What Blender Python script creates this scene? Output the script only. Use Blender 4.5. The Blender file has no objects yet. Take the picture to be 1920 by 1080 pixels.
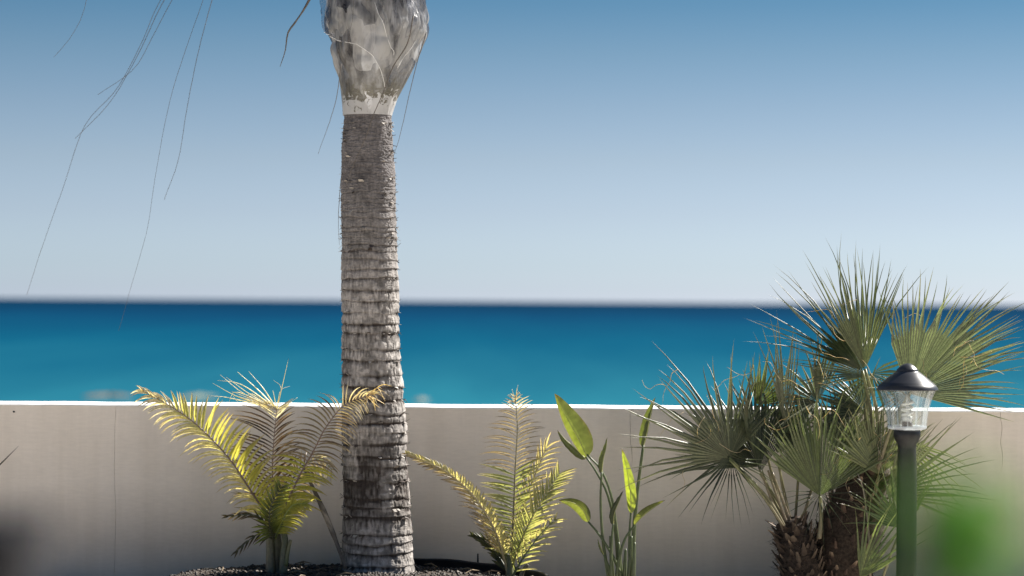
import bpy, math, random
import numpy as np
from mathutils import Vector

random.seed(7)
rng = np.random.default_rng(7)
scn = bpy.context.scene
C = scn.collection

# ------------------------------------------------------------------ camera
FPX = 4533.0                    # focal length in pixels of the 1920 px photograph (85 mm on 36 mm)
CAM = np.array([0.0, 0.0, 1.7])
ROLL, PITCH = 0.0072, 25.5 / FPX
fwd = np.array([0, math.cos(PITCH), math.sin(PITCH)])
r0 = np.array([1.0, 0, 0]); u0 = np.cross(r0, fwd)
rgt = math.cos(ROLL) * r0 + math.sin(ROLL) * u0
upv = np.cross(rgt, fwd)
from mathutils import Matrix
cd = bpy.data.cameras.new('camera'); cam = bpy.data.objects.new('camera', cd); C.objects.link(cam)
m = Matrix(((rgt[0], upv[0], -fwd[0], CAM[0]), (rgt[1], upv[1], -fwd[1], CAM[1]), (rgt[2], upv[2], -fwd[2], CAM[2]), (0, 0, 0, 1)))
cam.matrix_world = m
cd.lens = 85; cd.sensor_width = 36; cd.clip_start = 0.1; cd.clip_end = 90000
cd.dof.use_dof = True; cd.dof.focus_distance = 14.0; cd.dof.aperture_fstop = 1.2
scn.camera = cam

def P(px, py, Y):
    """a point of the place, at the depth Y, from where it shows in the photograph"""
    d = fwd + rgt * (px - 960) / FPX - upv * (py - 540) / FPX
    return CAM + d * (Y / d[1])

# ------------------------------------------------------------------ sky and sun
SUN_EL, SUN_AZ = math.radians(42), math.radians(55)     # azimuth from +Y towards +X
w = bpy.data.worlds.new('World'); scn.world = w; w.use_nodes = True
nt = w.node_tree; nt.nodes.clear()
out = nt.nodes.new('ShaderNodeOutputWorld'); bg = nt.nodes.new('ShaderNodeBackground')
sky = nt.nodes.new('ShaderNodeTexSky'); sky.sky_type = 'NISHITA'; sky.sun_disc = False
sky.sun_elevation = SUN_EL; sky.sun_rotation = SUN_AZ
sky.air_density = 1.0; sky.dust_density = 0.6; sky.ozone_density = 2.0; sky.altitude = 0
tc = nt.nodes.new('ShaderNodeTexCoord'); sep = nt.nodes.new('ShaderNodeSeparateXYZ')
ramp = nt.nodes.new('ShaderNodeValToRGB'); mul = nt.nodes.new('ShaderNodeMixRGB'); mul.blend_type = 'MULTIPLY'; mul.inputs[0].default_value = 1
mr = nt.nodes.new('ShaderNodeMapRange'); mr.inputs['From Min'].default_value = 0; mr.inputs['From Max'].default_value = 0.25
nt.links.new(tc.outputs['Generated'], sep.inputs[0]); nt.links.new(sep.outputs['Z'], mr.inputs['Value'])
nt.links.new(mr.outputs[0], ramp.inputs[0]); nt.links.new(sky.outputs[0], mul.inputs[1]); nt.links.new(ramp.outputs[0], mul.inputs[2])
nt.links.new(mul.outputs[0], bg.inputs[0]); nt.links.new(bg.outputs[0], out.inputs[0])
SKY_RAMP = [(0.0, (0.385, 0.478, 0.755)), (0.023, (0.343, 0.435, 0.675)), (0.058, (0.311, 0.395, 0.601)), (0.146, (0.276, 0.323, 0.469)), (0.234, (0.248, 0.279, 0.372)), (0.323, (0.205, 0.241, 0.313)), (0.411, (0.156, 0.208, 0.266)), (0.495, (0.104, 0.175, 0.233)), (1.0, (0.104, 0.175, 0.233))]
els = ramp.color_ramp.elements
while len(els) < len(SKY_RAMP): els.new(0.5)
for e, (p_, c_) in zip(els, SKY_RAMP): e.position = p_; e.color = (*c_, 1)
bg.inputs[1].default_value = 0.10
sl = bpy.data.lights.new('sun', 'SUN'); so = bpy.data.objects.new('sun', sl); C.objects.link(so)
sl.energy = 5.0; sl.angle = math.radians(0.53); sl.color = (1.0, 0.95, 0.88)
sdir = Vector((math.sin(SUN_AZ) * math.cos(SUN_EL), math.cos(SUN_AZ) * math.cos(SUN_EL), math.sin(SUN_EL)))
so.rotation_euler = sdir.to_track_quat('Z', 'Y').to_euler()
scn.view_settings.view_transform = 'Standard'; scn.view_settings.look = 'None'
scn.view_settings.exposure = 1.5; scn.view_settings.gamma = 1; scn.view_settings.use_curve_mapping = False

# ------------------------------------------------------------------ materials
class NT:
    def __init__(s, name):
        s.m = bpy.data.materials.new(name); s.m.use_nodes = True; s.t = s.m.node_tree; s.t.nodes.clear()
        s.out = s.n('ShaderNodeOutputMaterial')
    def n(s, ty, **kw):
        nd = s.t.nodes.new(ty)
        for k, v in kw.items():
            if k[0] == '_': setattr(nd, k[1:], v)
            else: nd.inputs[k.replace('__', ' ')].default_value = v
        return nd
    def l(s, a, b): s.t.links.new(a, b); return b
    def pos(s, sx=1, sy=1, sz=1):
        g = s.n('ShaderNodeNewGeometry'); mp = s.n('ShaderNodeMapping'); mp.inputs['Scale'].default_value = (sx, sy, sz)
        s.l(g.outputs['Position'], mp.inputs[0]); return mp.outputs[0]
    def noise(s, vec, scale, detail=5, rough=0.6, dist=0.0):
        nd = s.n('ShaderNodeTexNoise', Scale=scale, Detail=detail, Roughness=rough, Distortion=dist); s.l(vec, nd.inputs['Vector']); return nd.outputs['Fac']
    def ramp(s, fac, stops):
        r = s.n('ShaderNodeValToRGB'); e = r.color_ramp.elements
        while len(e) < len(stops): e.new(0.5)
        for q, (p_, c_) in zip(e, stops): q.position = p_; q.color = (*c_, 1) if len(c_) == 3 else c_
        s.l(fac, r.inputs[0]); return r.outputs[0]
    def mix(s, f, a, b, mode='MIX'):
        x = s.n('ShaderNodeMixRGB', _blend_type=mode)
        for i, v in enumerate((f, a, b)):
            if isinstance(v, (int, float)): x.inputs[i].default_value = v if i == 0 else (v, v, v, 1)
            elif isinstance(v, tuple): x.inputs[i].default_value = (*v, 1)
            else: s.l(v, x.inputs[i])
        return x.outputs[0]
    def bump(s, h, strength=0.3, dist=0.01):
        b = s.n('ShaderNodeBump', Strength=strength, Distance=dist); s.l(h, b.inputs['Height']); return b.outputs[0]
    def princ(s, col, rough=0.6, normal=None, spec=0.5, metal=0.0, **kw):
        p_ = s.n('ShaderNodeBsdfPrincipled', Roughness=rough if not hasattr(rough, 'is_output') else 0.5, Metallic=metal)
        if hasattr(rough, 'is_output'): s.l(rough, p_.inputs['Roughness'])
        p_.inputs['Specular IOR Level'].default_value = spec
        if isinstance(col, tuple): p_.inputs['Base Color'].default_value = (*col, 1)
        else: s.l(col, p_.inputs['Base Color'])
        if normal is not None: s.l(normal, p_.inputs['Normal'])
        for k, v in kw.items(): p_.inputs[k].default_value = v
        s.l(p_.outputs[0], s.out.inputs[0]); return p_

def simple(name, col, rough=0.6, spec=0.4, metal=0, nscale=30, var=0.25, bump=0.2, bd=0.003):
    t = NT(name); v = t.pos(); n = t.noise(v, nscale)
    c = t.ramp(n, [(0.3, tuple(x * (1 - var) for x in col)), (0.7, tuple(min(1, x * (1 + var)) for x in col))])
    t.princ(c, rough, t.bump(n, bump, bd), spec, metal); return t.m

def leaf_material(name, trans=0.45, tint=(1.5, 1.45, 0.7), gloss=0.35, coat=0.5, nscale=60):
    t = NT(name); a = t.n('ShaderNodeAttribute'); a.attribute_name = 'Col'
    v = t.pos(); n = t.noise(v, nscale, 4)
    var = t.ramp(n, [(0.3, (0.72, 0.72, 0.72)), (0.7, (1.22, 1.22, 1.22))])
    col = t.mix(1.0, a.outputs['Color'], var, 'MULTIPLY')
    tcol = t.mix(1.0, col, tint, 'MULTIPLY')
    d = t.n('ShaderNodeBsdfPrincipled', Roughness=gloss); t.l(col, d.inputs['Base Color']); d.inputs['Specular IOR Level'].default_value = coat
    tr = t.n('ShaderNodeBsdfTranslucent'); t.l(tcol, tr.inputs[0])
    mx = t.n('ShaderNodeMixShader'); mx.inputs[0].default_value = trans
    t.l(d.outputs[0], mx.inputs[1]); t.l(tr.outputs[0], mx.inputs[2]); t.l(mx.outputs[0], t.out.inputs[0])
    return t.m

M = {}
M['leaflet'] = leaf_material('palm_leaflet', 0.55, (1.6, 1.5, 0.8), 0.38, 0.5)
M['fan'] = leaf_material('fan_leaf', 0.32, (1.15, 1.25, 0.75), 0.40, 0.55)
M['broad'] = leaf_material('broad_leaf', 0.42, (1.5, 1.55, 0.5), 0.38, 0.45, 25)
M['stem'] = leaf_material('stem_surface', 0.0, (1, 1, 1), 0.45, 0.5, 40)
M['thread'] = simple('dry_thread', (0.10, 0.085, 0.07), 0.7, 0.3)
M['black_paint'] = simple('black_powder_coat', (0.028, 0.029, 0.033), 0.32, 0.5, 0, 120, 0.15, 0.05, 0.0005)
M['black_plastic'] = simple('black_plastic_edging', (0.02, 0.02, 0.021), 0.5, 0.4, 0, 40, 0.3, 0.2, 0.002)
M['post_paint'] = simple('weathered_post_paint', (0.013, 0.0135, 0.015), 0.45, 0.3, 0, 25, 0.35, 0.08, 0.001)
M['matt_black'] = simple('matt_black_paint', (0.012, 0.012, 0.014), 0.75, 0.1)
M['white_plastic'] = simple('white_lamp_plastic', (0.8, 0.8, 0.77), 0.4)
M['brown_fibre'] = simple('brown_fibre', (0.045, 0.033, 0.025), 0.85, 0.15, 0, 60, 0.6, 0.8, 0.01)
M['stub'] = leaf_material('leaf_base_surface', 0.1, (1.2, 1, .8), 0.7, 0.2, 70)

def stucco(name, base):
    t = NT(name); v = t.pos(); g = t.n('ShaderNodeNewGeometry')
    n1 = t.noise(v, 1.1, 5, 0.6); n2 = t.noise(v, 260, 3, 0.6); vs = t.pos(1, 1, 5); n3 = t.noise(vs, 14, 6, 0.65)
    c = t.ramp(n1, [(0.3, tuple(x * 0.90 for x in base)), (0.7, tuple(x * 1.07 for x in base))])
    c = t.mix(0.5, c, t.ramp(n3, [(0.35, (0.90, 0.90, 0.90)), (0.65, (1.04, 1.04, 1.04))]), 'MULTIPLY')
    # slightly browner and darker towards the foot, with a wavy upper edge
    sp = t.n('ShaderNodeSeparateXYZ'); t.l(g.outputs['Position'], sp.inputs[0])
    md = t.n('ShaderNodeMath', _operation='ADD'); t.l(sp.outputs['Z'], md.inputs[0])
    ms = t.n('ShaderNodeMath', _operation='MULTIPLY'); t.l(n1, ms.inputs[0]); ms.inputs[1].default_value = -0.5; t.l(ms.outputs[0], md.inputs[1])
    foot_tone = t.ramp(md.outputs[0], [(0.0, (0.80, 0.78, 0.76)), (0.35, (1, 1, 1))])
    c = t.mix(1.0, c, foot_tone, 'MULTIPLY')
    # faint rain streaks running down from under the coping
    vs2 = t.pos(1, 1, 0.06); st_ = t.noise(vs2, 7, 4, 0.7)
    c = t.mix(1.0, c, t.ramp(st_, [(0.34, (0.94, 0.935, 0.925)), (0.56, (1, 1, 1))]), 'MULTIPLY')
    h = t.mix(0.35, n3, n2)
    t.princ(c, 0.85, t.bump(h, 0.22, 0.004), 0.2); return t.m
M['stucco'] = stucco('wall_render', (0.80, 0.73, 0.645))
M['stucco_dark'] = simple('wall_core', (0.25, 0.22, 0.19), 0.9, 0.1)
M['coping'] = simple('white_coping_paint', (0.80, 0.79, 0.76), 0.7, 0.2, 0, 12, 0.05, 0.2, 0.003)

# ------------------------------------------------------------------ mesh helpers
def obj(name, verts, faces, mat, parent=None, col=None, smooth=True):
    me = bpy.data.meshes.new(name)
    verts = np.asarray(verts, dtype=np.float32).reshape(-1, 3)
    me.from_pydata(verts.tolist(), [], faces if isinstance(faces, list) else faces.tolist())
    if col is not None:
        ca = me.color_attributes.new('Col', 'FLOAT_COLOR', 'POINT')
        cc = np.ones((len(verts), 4), dtype=np.float32); cc[:, :3] = np.asarray(col)
        ca.data.foreach_set('color', cc.ravel())
    if smooth: me.polygons.foreach_set('use_smooth', [True] * len(me.polygons))
    me.materials.append(mat); me.update()
    o = bpy.data.objects.new(name, me); C.objects.link(o)
    if parent is not None: o.parent = parent
    return o
def thing(name, label, cat, group=None, loc=None):
    o = bpy.data.objects.new(name, None); o.empty_display_size = 0.1; C.objects.link(o)
    tag(o, label, cat, group); return o
def tag(o, label, cat, group=None):
    o['label'] = label; o['category'] = cat
    if group: o['group'] = group
    return o
def struct(o): o['kind'] = 'structure'; return o
def stuff(o): o['kind'] = 'stuff'; return o

def spline(pts, n):
    p = np.asarray(pts, float); k = len(p)
    if k == 2: return p[0] + (p[1] - p[0]) * np.linspace(0, 1, n)[:, None]
    q = np.vstack([2 * p[0] - p[1], p, 2 * p[-1] - p[-2]])
    seg = np.linalg.norm(np.diff(p, axis=0), axis=1); cum = np.concatenate([[0], np.cumsum(seg)]); cum /= cum[-1]
    outp = []
    for t in np.linspace(0, 1, n):
        i = min(k - 2, max(0, int(np.searchsorted(cum, t, side='right') - 1)))
        u = (t - cum[i]) / max(1e-9, cum[i + 1] - cum[i]); a, b, c, d = q[i], q[i + 1], q[i + 2], q[i + 3]
        outp.append(0.5 * ((2 * b) + (-a + c) * u + (2 * a - 5 * b + 4 * c - d) * u * u + (-a + 3 * b - 3 * c + d) * u ** 3))
    return np.array(outp)
def unit(v): v = np.asarray(v, float); return v / max(1e-9, np.linalg.norm(v))
def tube(path, radii, sides=6, squash=1.0, cap=True):
    path = np.asarray(path); n = len(path); V = []; F = []
    T = np.gradient(path, axis=0); up = np.array([0, -1.0, 0.05])
    for i in range(n):
        t = unit(T[i]); a = unit(np.cross(t, up)); b = np.cross(a, t)
        for k in range(sides):
            th = 2 * math.pi * k / sides; V.append(path[i] + radii[i] * (a * math.cos(th) + b * math.sin(th) * squash))
    for i in range(n - 1):
        for k in range(sides):
            k2 = (k + 1) % sides; F.append([i * sides + k, i * sides + k2, (i + 1) * sides + k2, (i + 1) * sides + k])
    if cap: F.append(list(range(sides))[::-1]); F.append([(n - 1) * sides + k for k in range(sides)])
    return V, F
class MB:
    def __init__(s): s.V = []; s.F = []; s.c = []
    def add(s, V, F, col=None):
        o = len(s.V); s.V += [tuple(v) for v in V]; s.F += [[i + o for i in f] for f in F]
        if col is not None: s.c += [tuple(col)] * len(V) if np.ndim(col) == 1 else [tuple(q) for q in col]
    def build(s, name, mat, parent=None, smooth=True): return obj(name, s.V, s.F, mat, parent, s.c if s.c else None, smooth)
def lathe(prof, cx, cy, sides=48, flute=0, fl_amp=0.0):
    V = []; F = []; n = len(prof)
    for (r, z) in prof:
        for k in range(sides):
            th = 2 * math.pi * k / sides; rr = r * (1 + fl_amp * math.cos(flute * th)) if flute else r
            V.append((cx + rr * math.cos(th), cy + rr * math.sin(th), z))
    for i in range(n - 1):
        for k in range(sides):
            k2 = (k + 1) % sides; F.append([i * sides + k, i * sides + k2, (i + 1) * sides + k2, (i + 1) * sides + k])
    return V, F
def vnoise(shape, cells, seed, wrap_x=False):
    """smooth value noise on a rows x cols grid"""
    g = np.random.default_rng(seed).random((cells[0] + 2, cells[1] + (0 if wrap_x else 2)))
    y = np.linspace(0, cells[0], shape[0], endpoint=True); x = np.linspace(0, cells[1], shape[1], endpoint=not wrap_x)
    yi = np.floor(y).astype(int); xi = np.floor(x).astype(int); fy = y - yi; fx = x - xi
    fy = fy * fy * (3 - 2 * fy); fx = fx * fx * (3 - 2 * fx)
    def G(a, b): return g[np.ix_(a % g.shape[0], b % g.shape[1])]
    a = G(yi, xi) * (1 - fx) + G(yi, xi + 1) * fx; b = G(yi + 1, xi) * (1 - fx) + G(yi + 1, xi + 1) * fx
    return a * (1 - fy)[:, None] + b * fy[:, None]
def lerp(a, b, t): return np.asarray(a, float) * (1 - t) + np.asarray(b, float) * t

# ------------------------------------------------------------------ ground, bed, beach, sea
WY = 14.5            # near face of the garden wall
BED = (-0.92, 13.28); BR = 1.15
def ground_z(x, y):
    d = math.hypot(x - BED[0], y - BED[1]); z = 0.0
    z += 0.135 / (1 + math.exp(min(60, (d - BR) / 0.018))) if x > BED[0] + 0.3 else 0.150 / (1 + math.exp(min(60, (d - BR - 0.1) / 0.09)))
    if d < BR + .3: z += 0.012 * math.sin(x * 9 + 2) * math.sin(y * 8)
    return z
def sheet(name, xs, ys, zf, mat):
    V = [(x, y, zf(x, y)) for y in ys for x in xs]; nx = len(xs)
    F = [[j * nx + i, j * nx + i + 1, (j + 1) * nx + i + 1, (j + 1) * nx + i] for j in range(len(ys) - 1) for i in range(nx - 1)]
    return obj(name, V, F, mat)
t = NT('soil'); v = t.pos(); n = t.noise(v, 35, 6, 0.7); n2 = t.noise(v, 5, 4)
c = t.ramp(n, [(0.3, (0.035, 0.028, 0.023)), (0.75, (0.14, 0.118, 0.10))]); t.princ(c, 0.95, t.bump(n, 0.8, 0.02), 0.1); M['soil'] = t.m
xs = np.concatenate([np.linspace(-400, -8, 6), np.linspace(-6, -3, 6), np.linspace(-2.8, 1.2, 101), np.linspace(1.5, 8, 8), np.linspace(40, 400, 5)])
ys = np.concatenate([np.linspace(-60, 10.9, 8), np.linspace(11, 12, 5), np.linspace(12.05, 14.62, 66)])
t = NT('pale_bounce_gravel'); v = t.pos(); n = t.noise(v, 60, 5, 0.7); t.princ(t.ramp(n, [(0.3, (0.62, 0.56, 0.48)), (0.7, (0.76, 0.69, 0.60))]), 0.9, t.bump(n, 0.6, 0.01), 0.1); M['bounce_gravel'] = t.m
struct(sheet('ground', [-400, -60, -6, 0, 6, 60, 400], [-60, 0, 12, 14.62], lambda x, y: -0.004, M['bounce_gravel']))  # unseen ground, made pale to bounce sunlight onto the wall
# the soil of the planting bed, heaped inside the edging and running out to the left along the wall
V = []; F = []; nr, na = 40, 120
for j in range(nr):
    for i in range(na):
        a = 2 * math.pi * i / na; q = (j / (nr - 1)) ** 0.6 * (BR - 0.005 if math.cos(a) > 0.2 else BR + 0.45 * min(1, (0.2 - math.cos(a)) * 2.5)); x = BED[0] + q * math.cos(a); y = min(14.56, BED[1] + q * math.sin(a)); V.append((x, y, ground_z(x, y)))
for j in range(nr - 1):
    for i in range(na): i2 = (i + 1) % na; F.append([j * na + i, (j + 1) * na + i, (j + 1) * na + i2, j * na + i2])
struct(obj('bed_soil', V, F, M['soil']))
t = NT('bounce_paving_stone'); v = t.pos(); n = t.noise(v, 9, 6, 0.7)
t.princ(t.ramp(n, [(0.3, (0.58, 0.52, 0.44)), (0.7, (0.68, 0.61, 0.52))]), 0.8, t.bump(n, 0.3, 0.004), 0.3); M['bounce_paving'] = t.m
struct(sheet('bounce_paving', np.linspace(-40, 40, 5), np.linspace(-40, 12.0, 5), lambda x, y: 0.02, M['bounce_paving']))  # unseen pale paving, added to throw warm bounce light on the wall
t = NT('sand'); v = t.pos(); n = t.noise(v, 2.5, 6, 0.7)
t.princ(t.ramp(n, [(0.3, (0.34, 0.29, 0.22)), (0.7, (0.46, 0.40, 0.31))]), 0.9, t.bump(n, 0.5, 0.05), 0.1); M['sand'] = t.m
SEA_Z = -3.3
struct(sheet('beach', np.linspace(-900, 900, 30), np.concatenate([[14.85, 15.5], np.linspace(20, 112, 24)]),
             lambda x, y: -0.05 - 3.6 * min(1, max(0, (y - 15) / 82)) ** 0.9, M['sand']))
# the sea: turquoise over the shallows, deeper blue out at sea
t = NT('sea_water'); g = t.n('ShaderNodeNewGeometry'); sp = t.n('ShaderNodeSeparateXYZ'); t.l(g.outputs['Position'], sp.inputs[0])
lg = t.n('ShaderNodeMath', _operation='LOGARITHM'); t.l(sp.outputs['Y'], lg.inputs[0]); lg.inputs[1].default_value = 10
vv = t.pos(0.13, 0.010, 1); pn = t.noise(vv, 1.0, 5, 0.6)
vv2 = t.pos(0.016, 0.0011, 1); pn2 = t.noise(vv2, 1.0, 4, 0.6)
ad = t.n('ShaderNodeMath', _operation='MULTIPLY_ADD'); t.l(pn, ad.inputs[0]); ad.inputs[1].default_value = 0.34; ad.inputs[2].default_value = -0.17
ad3 = t.n('ShaderNodeMath', _operation='MULTIPLY_ADD'); t.l(pn2, ad3.inputs[0]); ad3.inputs[1].default_value = 0.5; ad3.inputs[2].default_value = -0.25
ad4 = t.n('ShaderNodeMath', _operation='ADD'); t.l(ad.outputs[0], ad4.inputs[0]); t.l(ad3.outputs[0], ad4.inputs[1])
ad2 = t.n('ShaderNodeMath', _operation='ADD'); t.l(lg.outputs[0], ad2.inputs[0]); t.l(ad4.outputs[0], ad2.inputs[1])
mp = t.n('ShaderNodeMapRange'); mp.inputs['From Min'].default_value = 2.0; mp.inputs['From Max'].default_value = 3.8; t.l(ad2.outputs[0], mp.inputs['Value'])
SEA = [(0.0, (0.0116, 0.1054, 0.1456)), (0.1, (0.0059, 0.0732, 0.1153)), (0.25, (0.0007, 0.0498, 0.0941)), (0.5, (0.0002, 0.0281, 0.0692)), (0.72, (0.0002, 0.0187, 0.049)), (1.0, (0.0012, 0.02, 0.0432))]
c = t.ramp(mp.outputs[0], SEA)
vb = t.pos(0.6, 1.6, 1); nb = t.noise(vb, 1.0, 4, 0.6)
dfs = t.n('ShaderNodeBsdfDiffuse'); t.l(c, dfs.inputs[0]); t.l(t.bump(nb, 0.5, 0.15), dfs.inputs['Normal']); gls = t.n('ShaderNodeBsdfGlossy', Roughness=0.3); gls.inputs[0].default_value = (.9, .95, 1, 1)
mxs = t.n('ShaderNodeMixShader'); mxs.inputs[0].default_value = 0.015; t.l(dfs.outputs[0], mxs.inputs[1]); t.l(gls.outputs[0], mxs.inputs[2]); t.l(mxs.outputs[0], t.out.inputs[0]); M['sea'] = t.m
struct(sheet('sea', np.array([-40000, -4000, -600, 0, 600, 4000, 40000.]), np.array([88, 300, 1500, 8000, 60000.]), lambda x, y: SEA_Z, M['sea']))

# low pale rocks awash at the shore
def rock(px, py, wpx, label, col, seed, hgt=0.13):
    Y = 5.0 * FPX / (py - 565.5); c0 = P(px, py, Y); W = wpx / FPX * Y
    R = np.random.default_rng(seed); V = []; F = []; nu, nv = 22, 9
    ph = R.random(8) * 6
    for j in range(nv):
        a = j / (nv - 1) * math.pi / 2
        for i in range(nu):
            th = 2 * math.pi * i / nu
            q = 1 + 0.18 * math.sin(3 * th + ph[0]) + 0.12 * math.sin(5 * th + ph[1] + 3 * a) + 0.08 * R.random()
            V.append((c0[0] + W / 2 * math.cos(a) * q * math.cos(th), Y + W * 0.9 * math.cos(a) * q * math.sin(th), SEA_Z - 0.1 + (hgt + 0.1) * math.sin(a) * (0.8 + 0.35 * math.sin(2 * th + ph[2]))))
    for j in range(nv - 1):
        for i in range(nu):
            i2 = (i + 1) % nu; F.append([j * nu + i, j * nu + i2, (j + 1) * nu + i2, (j + 1) * nu + i])
    o = obj('shore_rock', V, F, simple('limestone', col, 0.9, 0.1, 0, 3, 0.3, 0.6, 0.1)); return tag(o, label, 'rock', 'rocks awash at the shoreline')
rock(205, 748, 90, 'low brownish rock blurred at the waterline, seen above the left end of the wall', (0.11, 0.10, 0.08), 1)
rock(372, 748, 100, 'pale blurred rock at the waterline behind the yellow frond tip', (0.13, 0.15, 0.12), 2)
rock(790, 752, 46, 'small pale blurred rock at the waterline just right of the tall trunk', (0.16, 0.17, 0.14), 3)

# ------------------------------------------------------------------ garden wall
wall = thing('garden_wall', 'long low beige rendered garden wall with a sunlit white coping in front of the sea', 'wall')
ZT = P(960, 766.5, WY)[2]
def wavy(x0, seed, amp=0.012, taper=None):
    R = np.random.default_rng(seed); n = 40; zs = np.linspace(-0.25, ZT, n); k = np.cumsum(R.normal(0, 1, n)); k -= np.linspace(k[0], k[-1], n)
    k /= max(1, np.abs(k).max()); return zs, x0 + k * amp
bounds = [(-9.0, 0), (P(215, 900, WY)[0], 1), (P(1184, 820, WY)[0], 2), (P(1876, 800, WY)[0], 3), (9.0, 0)]
edges = []
for x0, s in bounds:
    zs, k = wavy(x0, 10 + s, 0.022 if s in (2, 3) else (0.008 if s else 0)); edges.append((zs, k, s))
def gapw(s, z):
    if s == 0: return 0
    if s == 1: return 0.0007
    zc = P(960, 885, WY)[2]
    return max(0.0, min(1.0, (z - zc) / 0.1)) * 0.0010 + 0.00001
for a, b in zip(edges[:-1], edges[1:]):
    V = []; F = []; n = len(a[0])
    for i in range(n):
        z = a[0][i]; xl = a[1][i] + gapw(a[2], z); xr = b[1][i] - gapw(b[2], z)
        V += [(xl, WY + 0.03, z), (xl, WY, z), (xr, WY, z), (xr, WY + 0.03, z)]
    for i in range(n - 1):
        for k in range(3): F.append([i * 4 + k, i * 4 + k + 1, (i + 1) * 4 + k + 1, (i + 1) * 4 + k])
    obj('wall_panel', V, F, M['stucco'], wall, smooth=False)
def box(x0, x1, y0, y1, z0, z1):
    V = [(x, y, z) for z in (z0, z1) for y in (y0, y1) for x in (x0, x1)]
    return V, [[0, 2, 3, 1], [4, 5, 7, 6], [0, 1, 5, 4], [2, 6, 7, 3], [0, 4, 6, 2], [1, 3, 7, 5]]
obj('wall_core', *box(-9, 9, WY + 0.025, WY + 0.30, -0.5, ZT - 0.002), M['stucco_dark'], wall, smooth=False)
V = []; F = []; nx = 260
Rn = np.random.default_rng(5); wob = np.convolve(Rn.normal(0, 0.0022, nx + 4), [.25, .25, .25, .25], 'same')[:nx]
prof = [(0.001, -0.001), (0.0, 0.004), (0.012, 0.009), (0.15, 0.012), (0.31, 0.013), (0.322, 0.008), (0.322, -0.02)]
for i in range(nx):
    x = -9 + 18 * i / (nx - 1)
    for (dy, dz) in prof: V.append((x, WY - 0.004 + dy, ZT + dz + (wob[i] if dz > 0 else wob[i] * .6)))
k = len(prof)
for i in range(nx - 1):
    for j in range(k - 1): F.append([i * k + j, (i + 1) * k + j, (i + 1) * k + j + 1, i * k + j + 1])
obj('coping', V, F, M['coping'], wall)
# small screw hole and a faint filled patch in the render
h = P(26, 772, WY); V, F = tube([h + np.array([0, -0.003, 0]), h + np.array([0, 0.001, 0])], [0.006, 0.006], 10); obj('screw_hole', V, F, M['black_plastic'], wall)

# ------------------------------------------------------------------ the tall palm
palm = thing('tall_palm', 'tall ringed grey palm trunk wrapped in torn translucent film under its crown', 'palm tree')
TY = 13.95
tprof = [(150, 650, 728), (215, 645, 734), (300, 641, 739), (400, 640, 743), (500, 641, 747), (600, 641, 749), (700, 641, 753), (752, 641, 758), (800, 641, 763), (900, 642, 766), (1000, 642, 772), (1050, 641, 776), (1075, 637, 782), (1110, 624, 797)]
NZ, NA = 1500, 260
py = np.linspace(1110, 150, NZ); L = np.interp(py[::-1], [p[0] for p in tprof], [p[1] for p in tprof])[::-1]; Rr = np.interp(py[::-1], [p[0] for p in tprof], [p[2] for p in tprof])[::-1]
zc = np.array([P((a + b) / 2, y, TY) for a, b, y in zip(L, Rr, py)]); rad = (Rr - L) / 2 / FPX * TY
th = np.linspace(0, 2 * math.pi, NA, endpoint=False)
# ring scars: wide at the foot, tight towards the top
rings = []; y = 1100.0; R = np.random.default_rng(11)
while y > 150:
    rings.append(y)
    sp_ = 25 if y > 880 else (22 if y > 520 else (14 if y > 400 else 9))
    y -= sp_ * R.uniform(0.6, 1.35)
rings = np.array(rings)[::-1]
wav = (vnoise((NZ, NA), (60, 7), 21, True) - 0.5) * 6 + (vnoise((NZ, NA), (200, 24), 22, True) - 0.5) * 3.5
yy = py[:, None] + wav
idx = np.clip(np.searchsorted(rings, yy) - 1, 0, len(rings) - 2)
u = np.clip((yy - rings[idx]) / (rings[idx + 1] - rings[idx]), 0, 1)         # 0 just under a ring, 1 just above the next one
lower = np.clip((py - 330) / 260, 0, 1)[:, None]
amp_n = vnoise((NZ, NA), (55, 9), 23, True)
slit = np.clip((vnoise((NZ, NA), (75, 120), 29, True) - 0.60) * 6, 0, 1) * lower * np.clip(1.3 - u * 0.9, 0, 1)   # vertical tears in the fibre
fib = vnoise((NZ, NA), (95, 130), 24, True); fib2 = vnoise((NZ, NA), (260, 200), 25, True); big = vnoise((NZ, NA), (22, 7), 26, True)
fine = vnoise((NZ, NA), (500, 90), 27, True); med = vnoise((NZ, NA), (120, 30), 28, True)
gapw_ = 0.13 + 0.16 * amp_n
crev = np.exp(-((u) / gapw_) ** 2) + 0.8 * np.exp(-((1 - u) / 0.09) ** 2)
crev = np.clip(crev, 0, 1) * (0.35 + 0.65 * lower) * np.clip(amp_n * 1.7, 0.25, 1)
hgt = (u - 0.5) * 0.0028 * (0.6 + 0.8 * amp_n) * (0.5 + .7 * lower) - crev * 0.0050 + (fib - 0.5) * 0.0045 * lower + slit * -0.003 + (fine - 0.5) * 0.003 * (1.6 - lower) + (med - 0.5) * 0.004 + (big - .5) * .008
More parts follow.
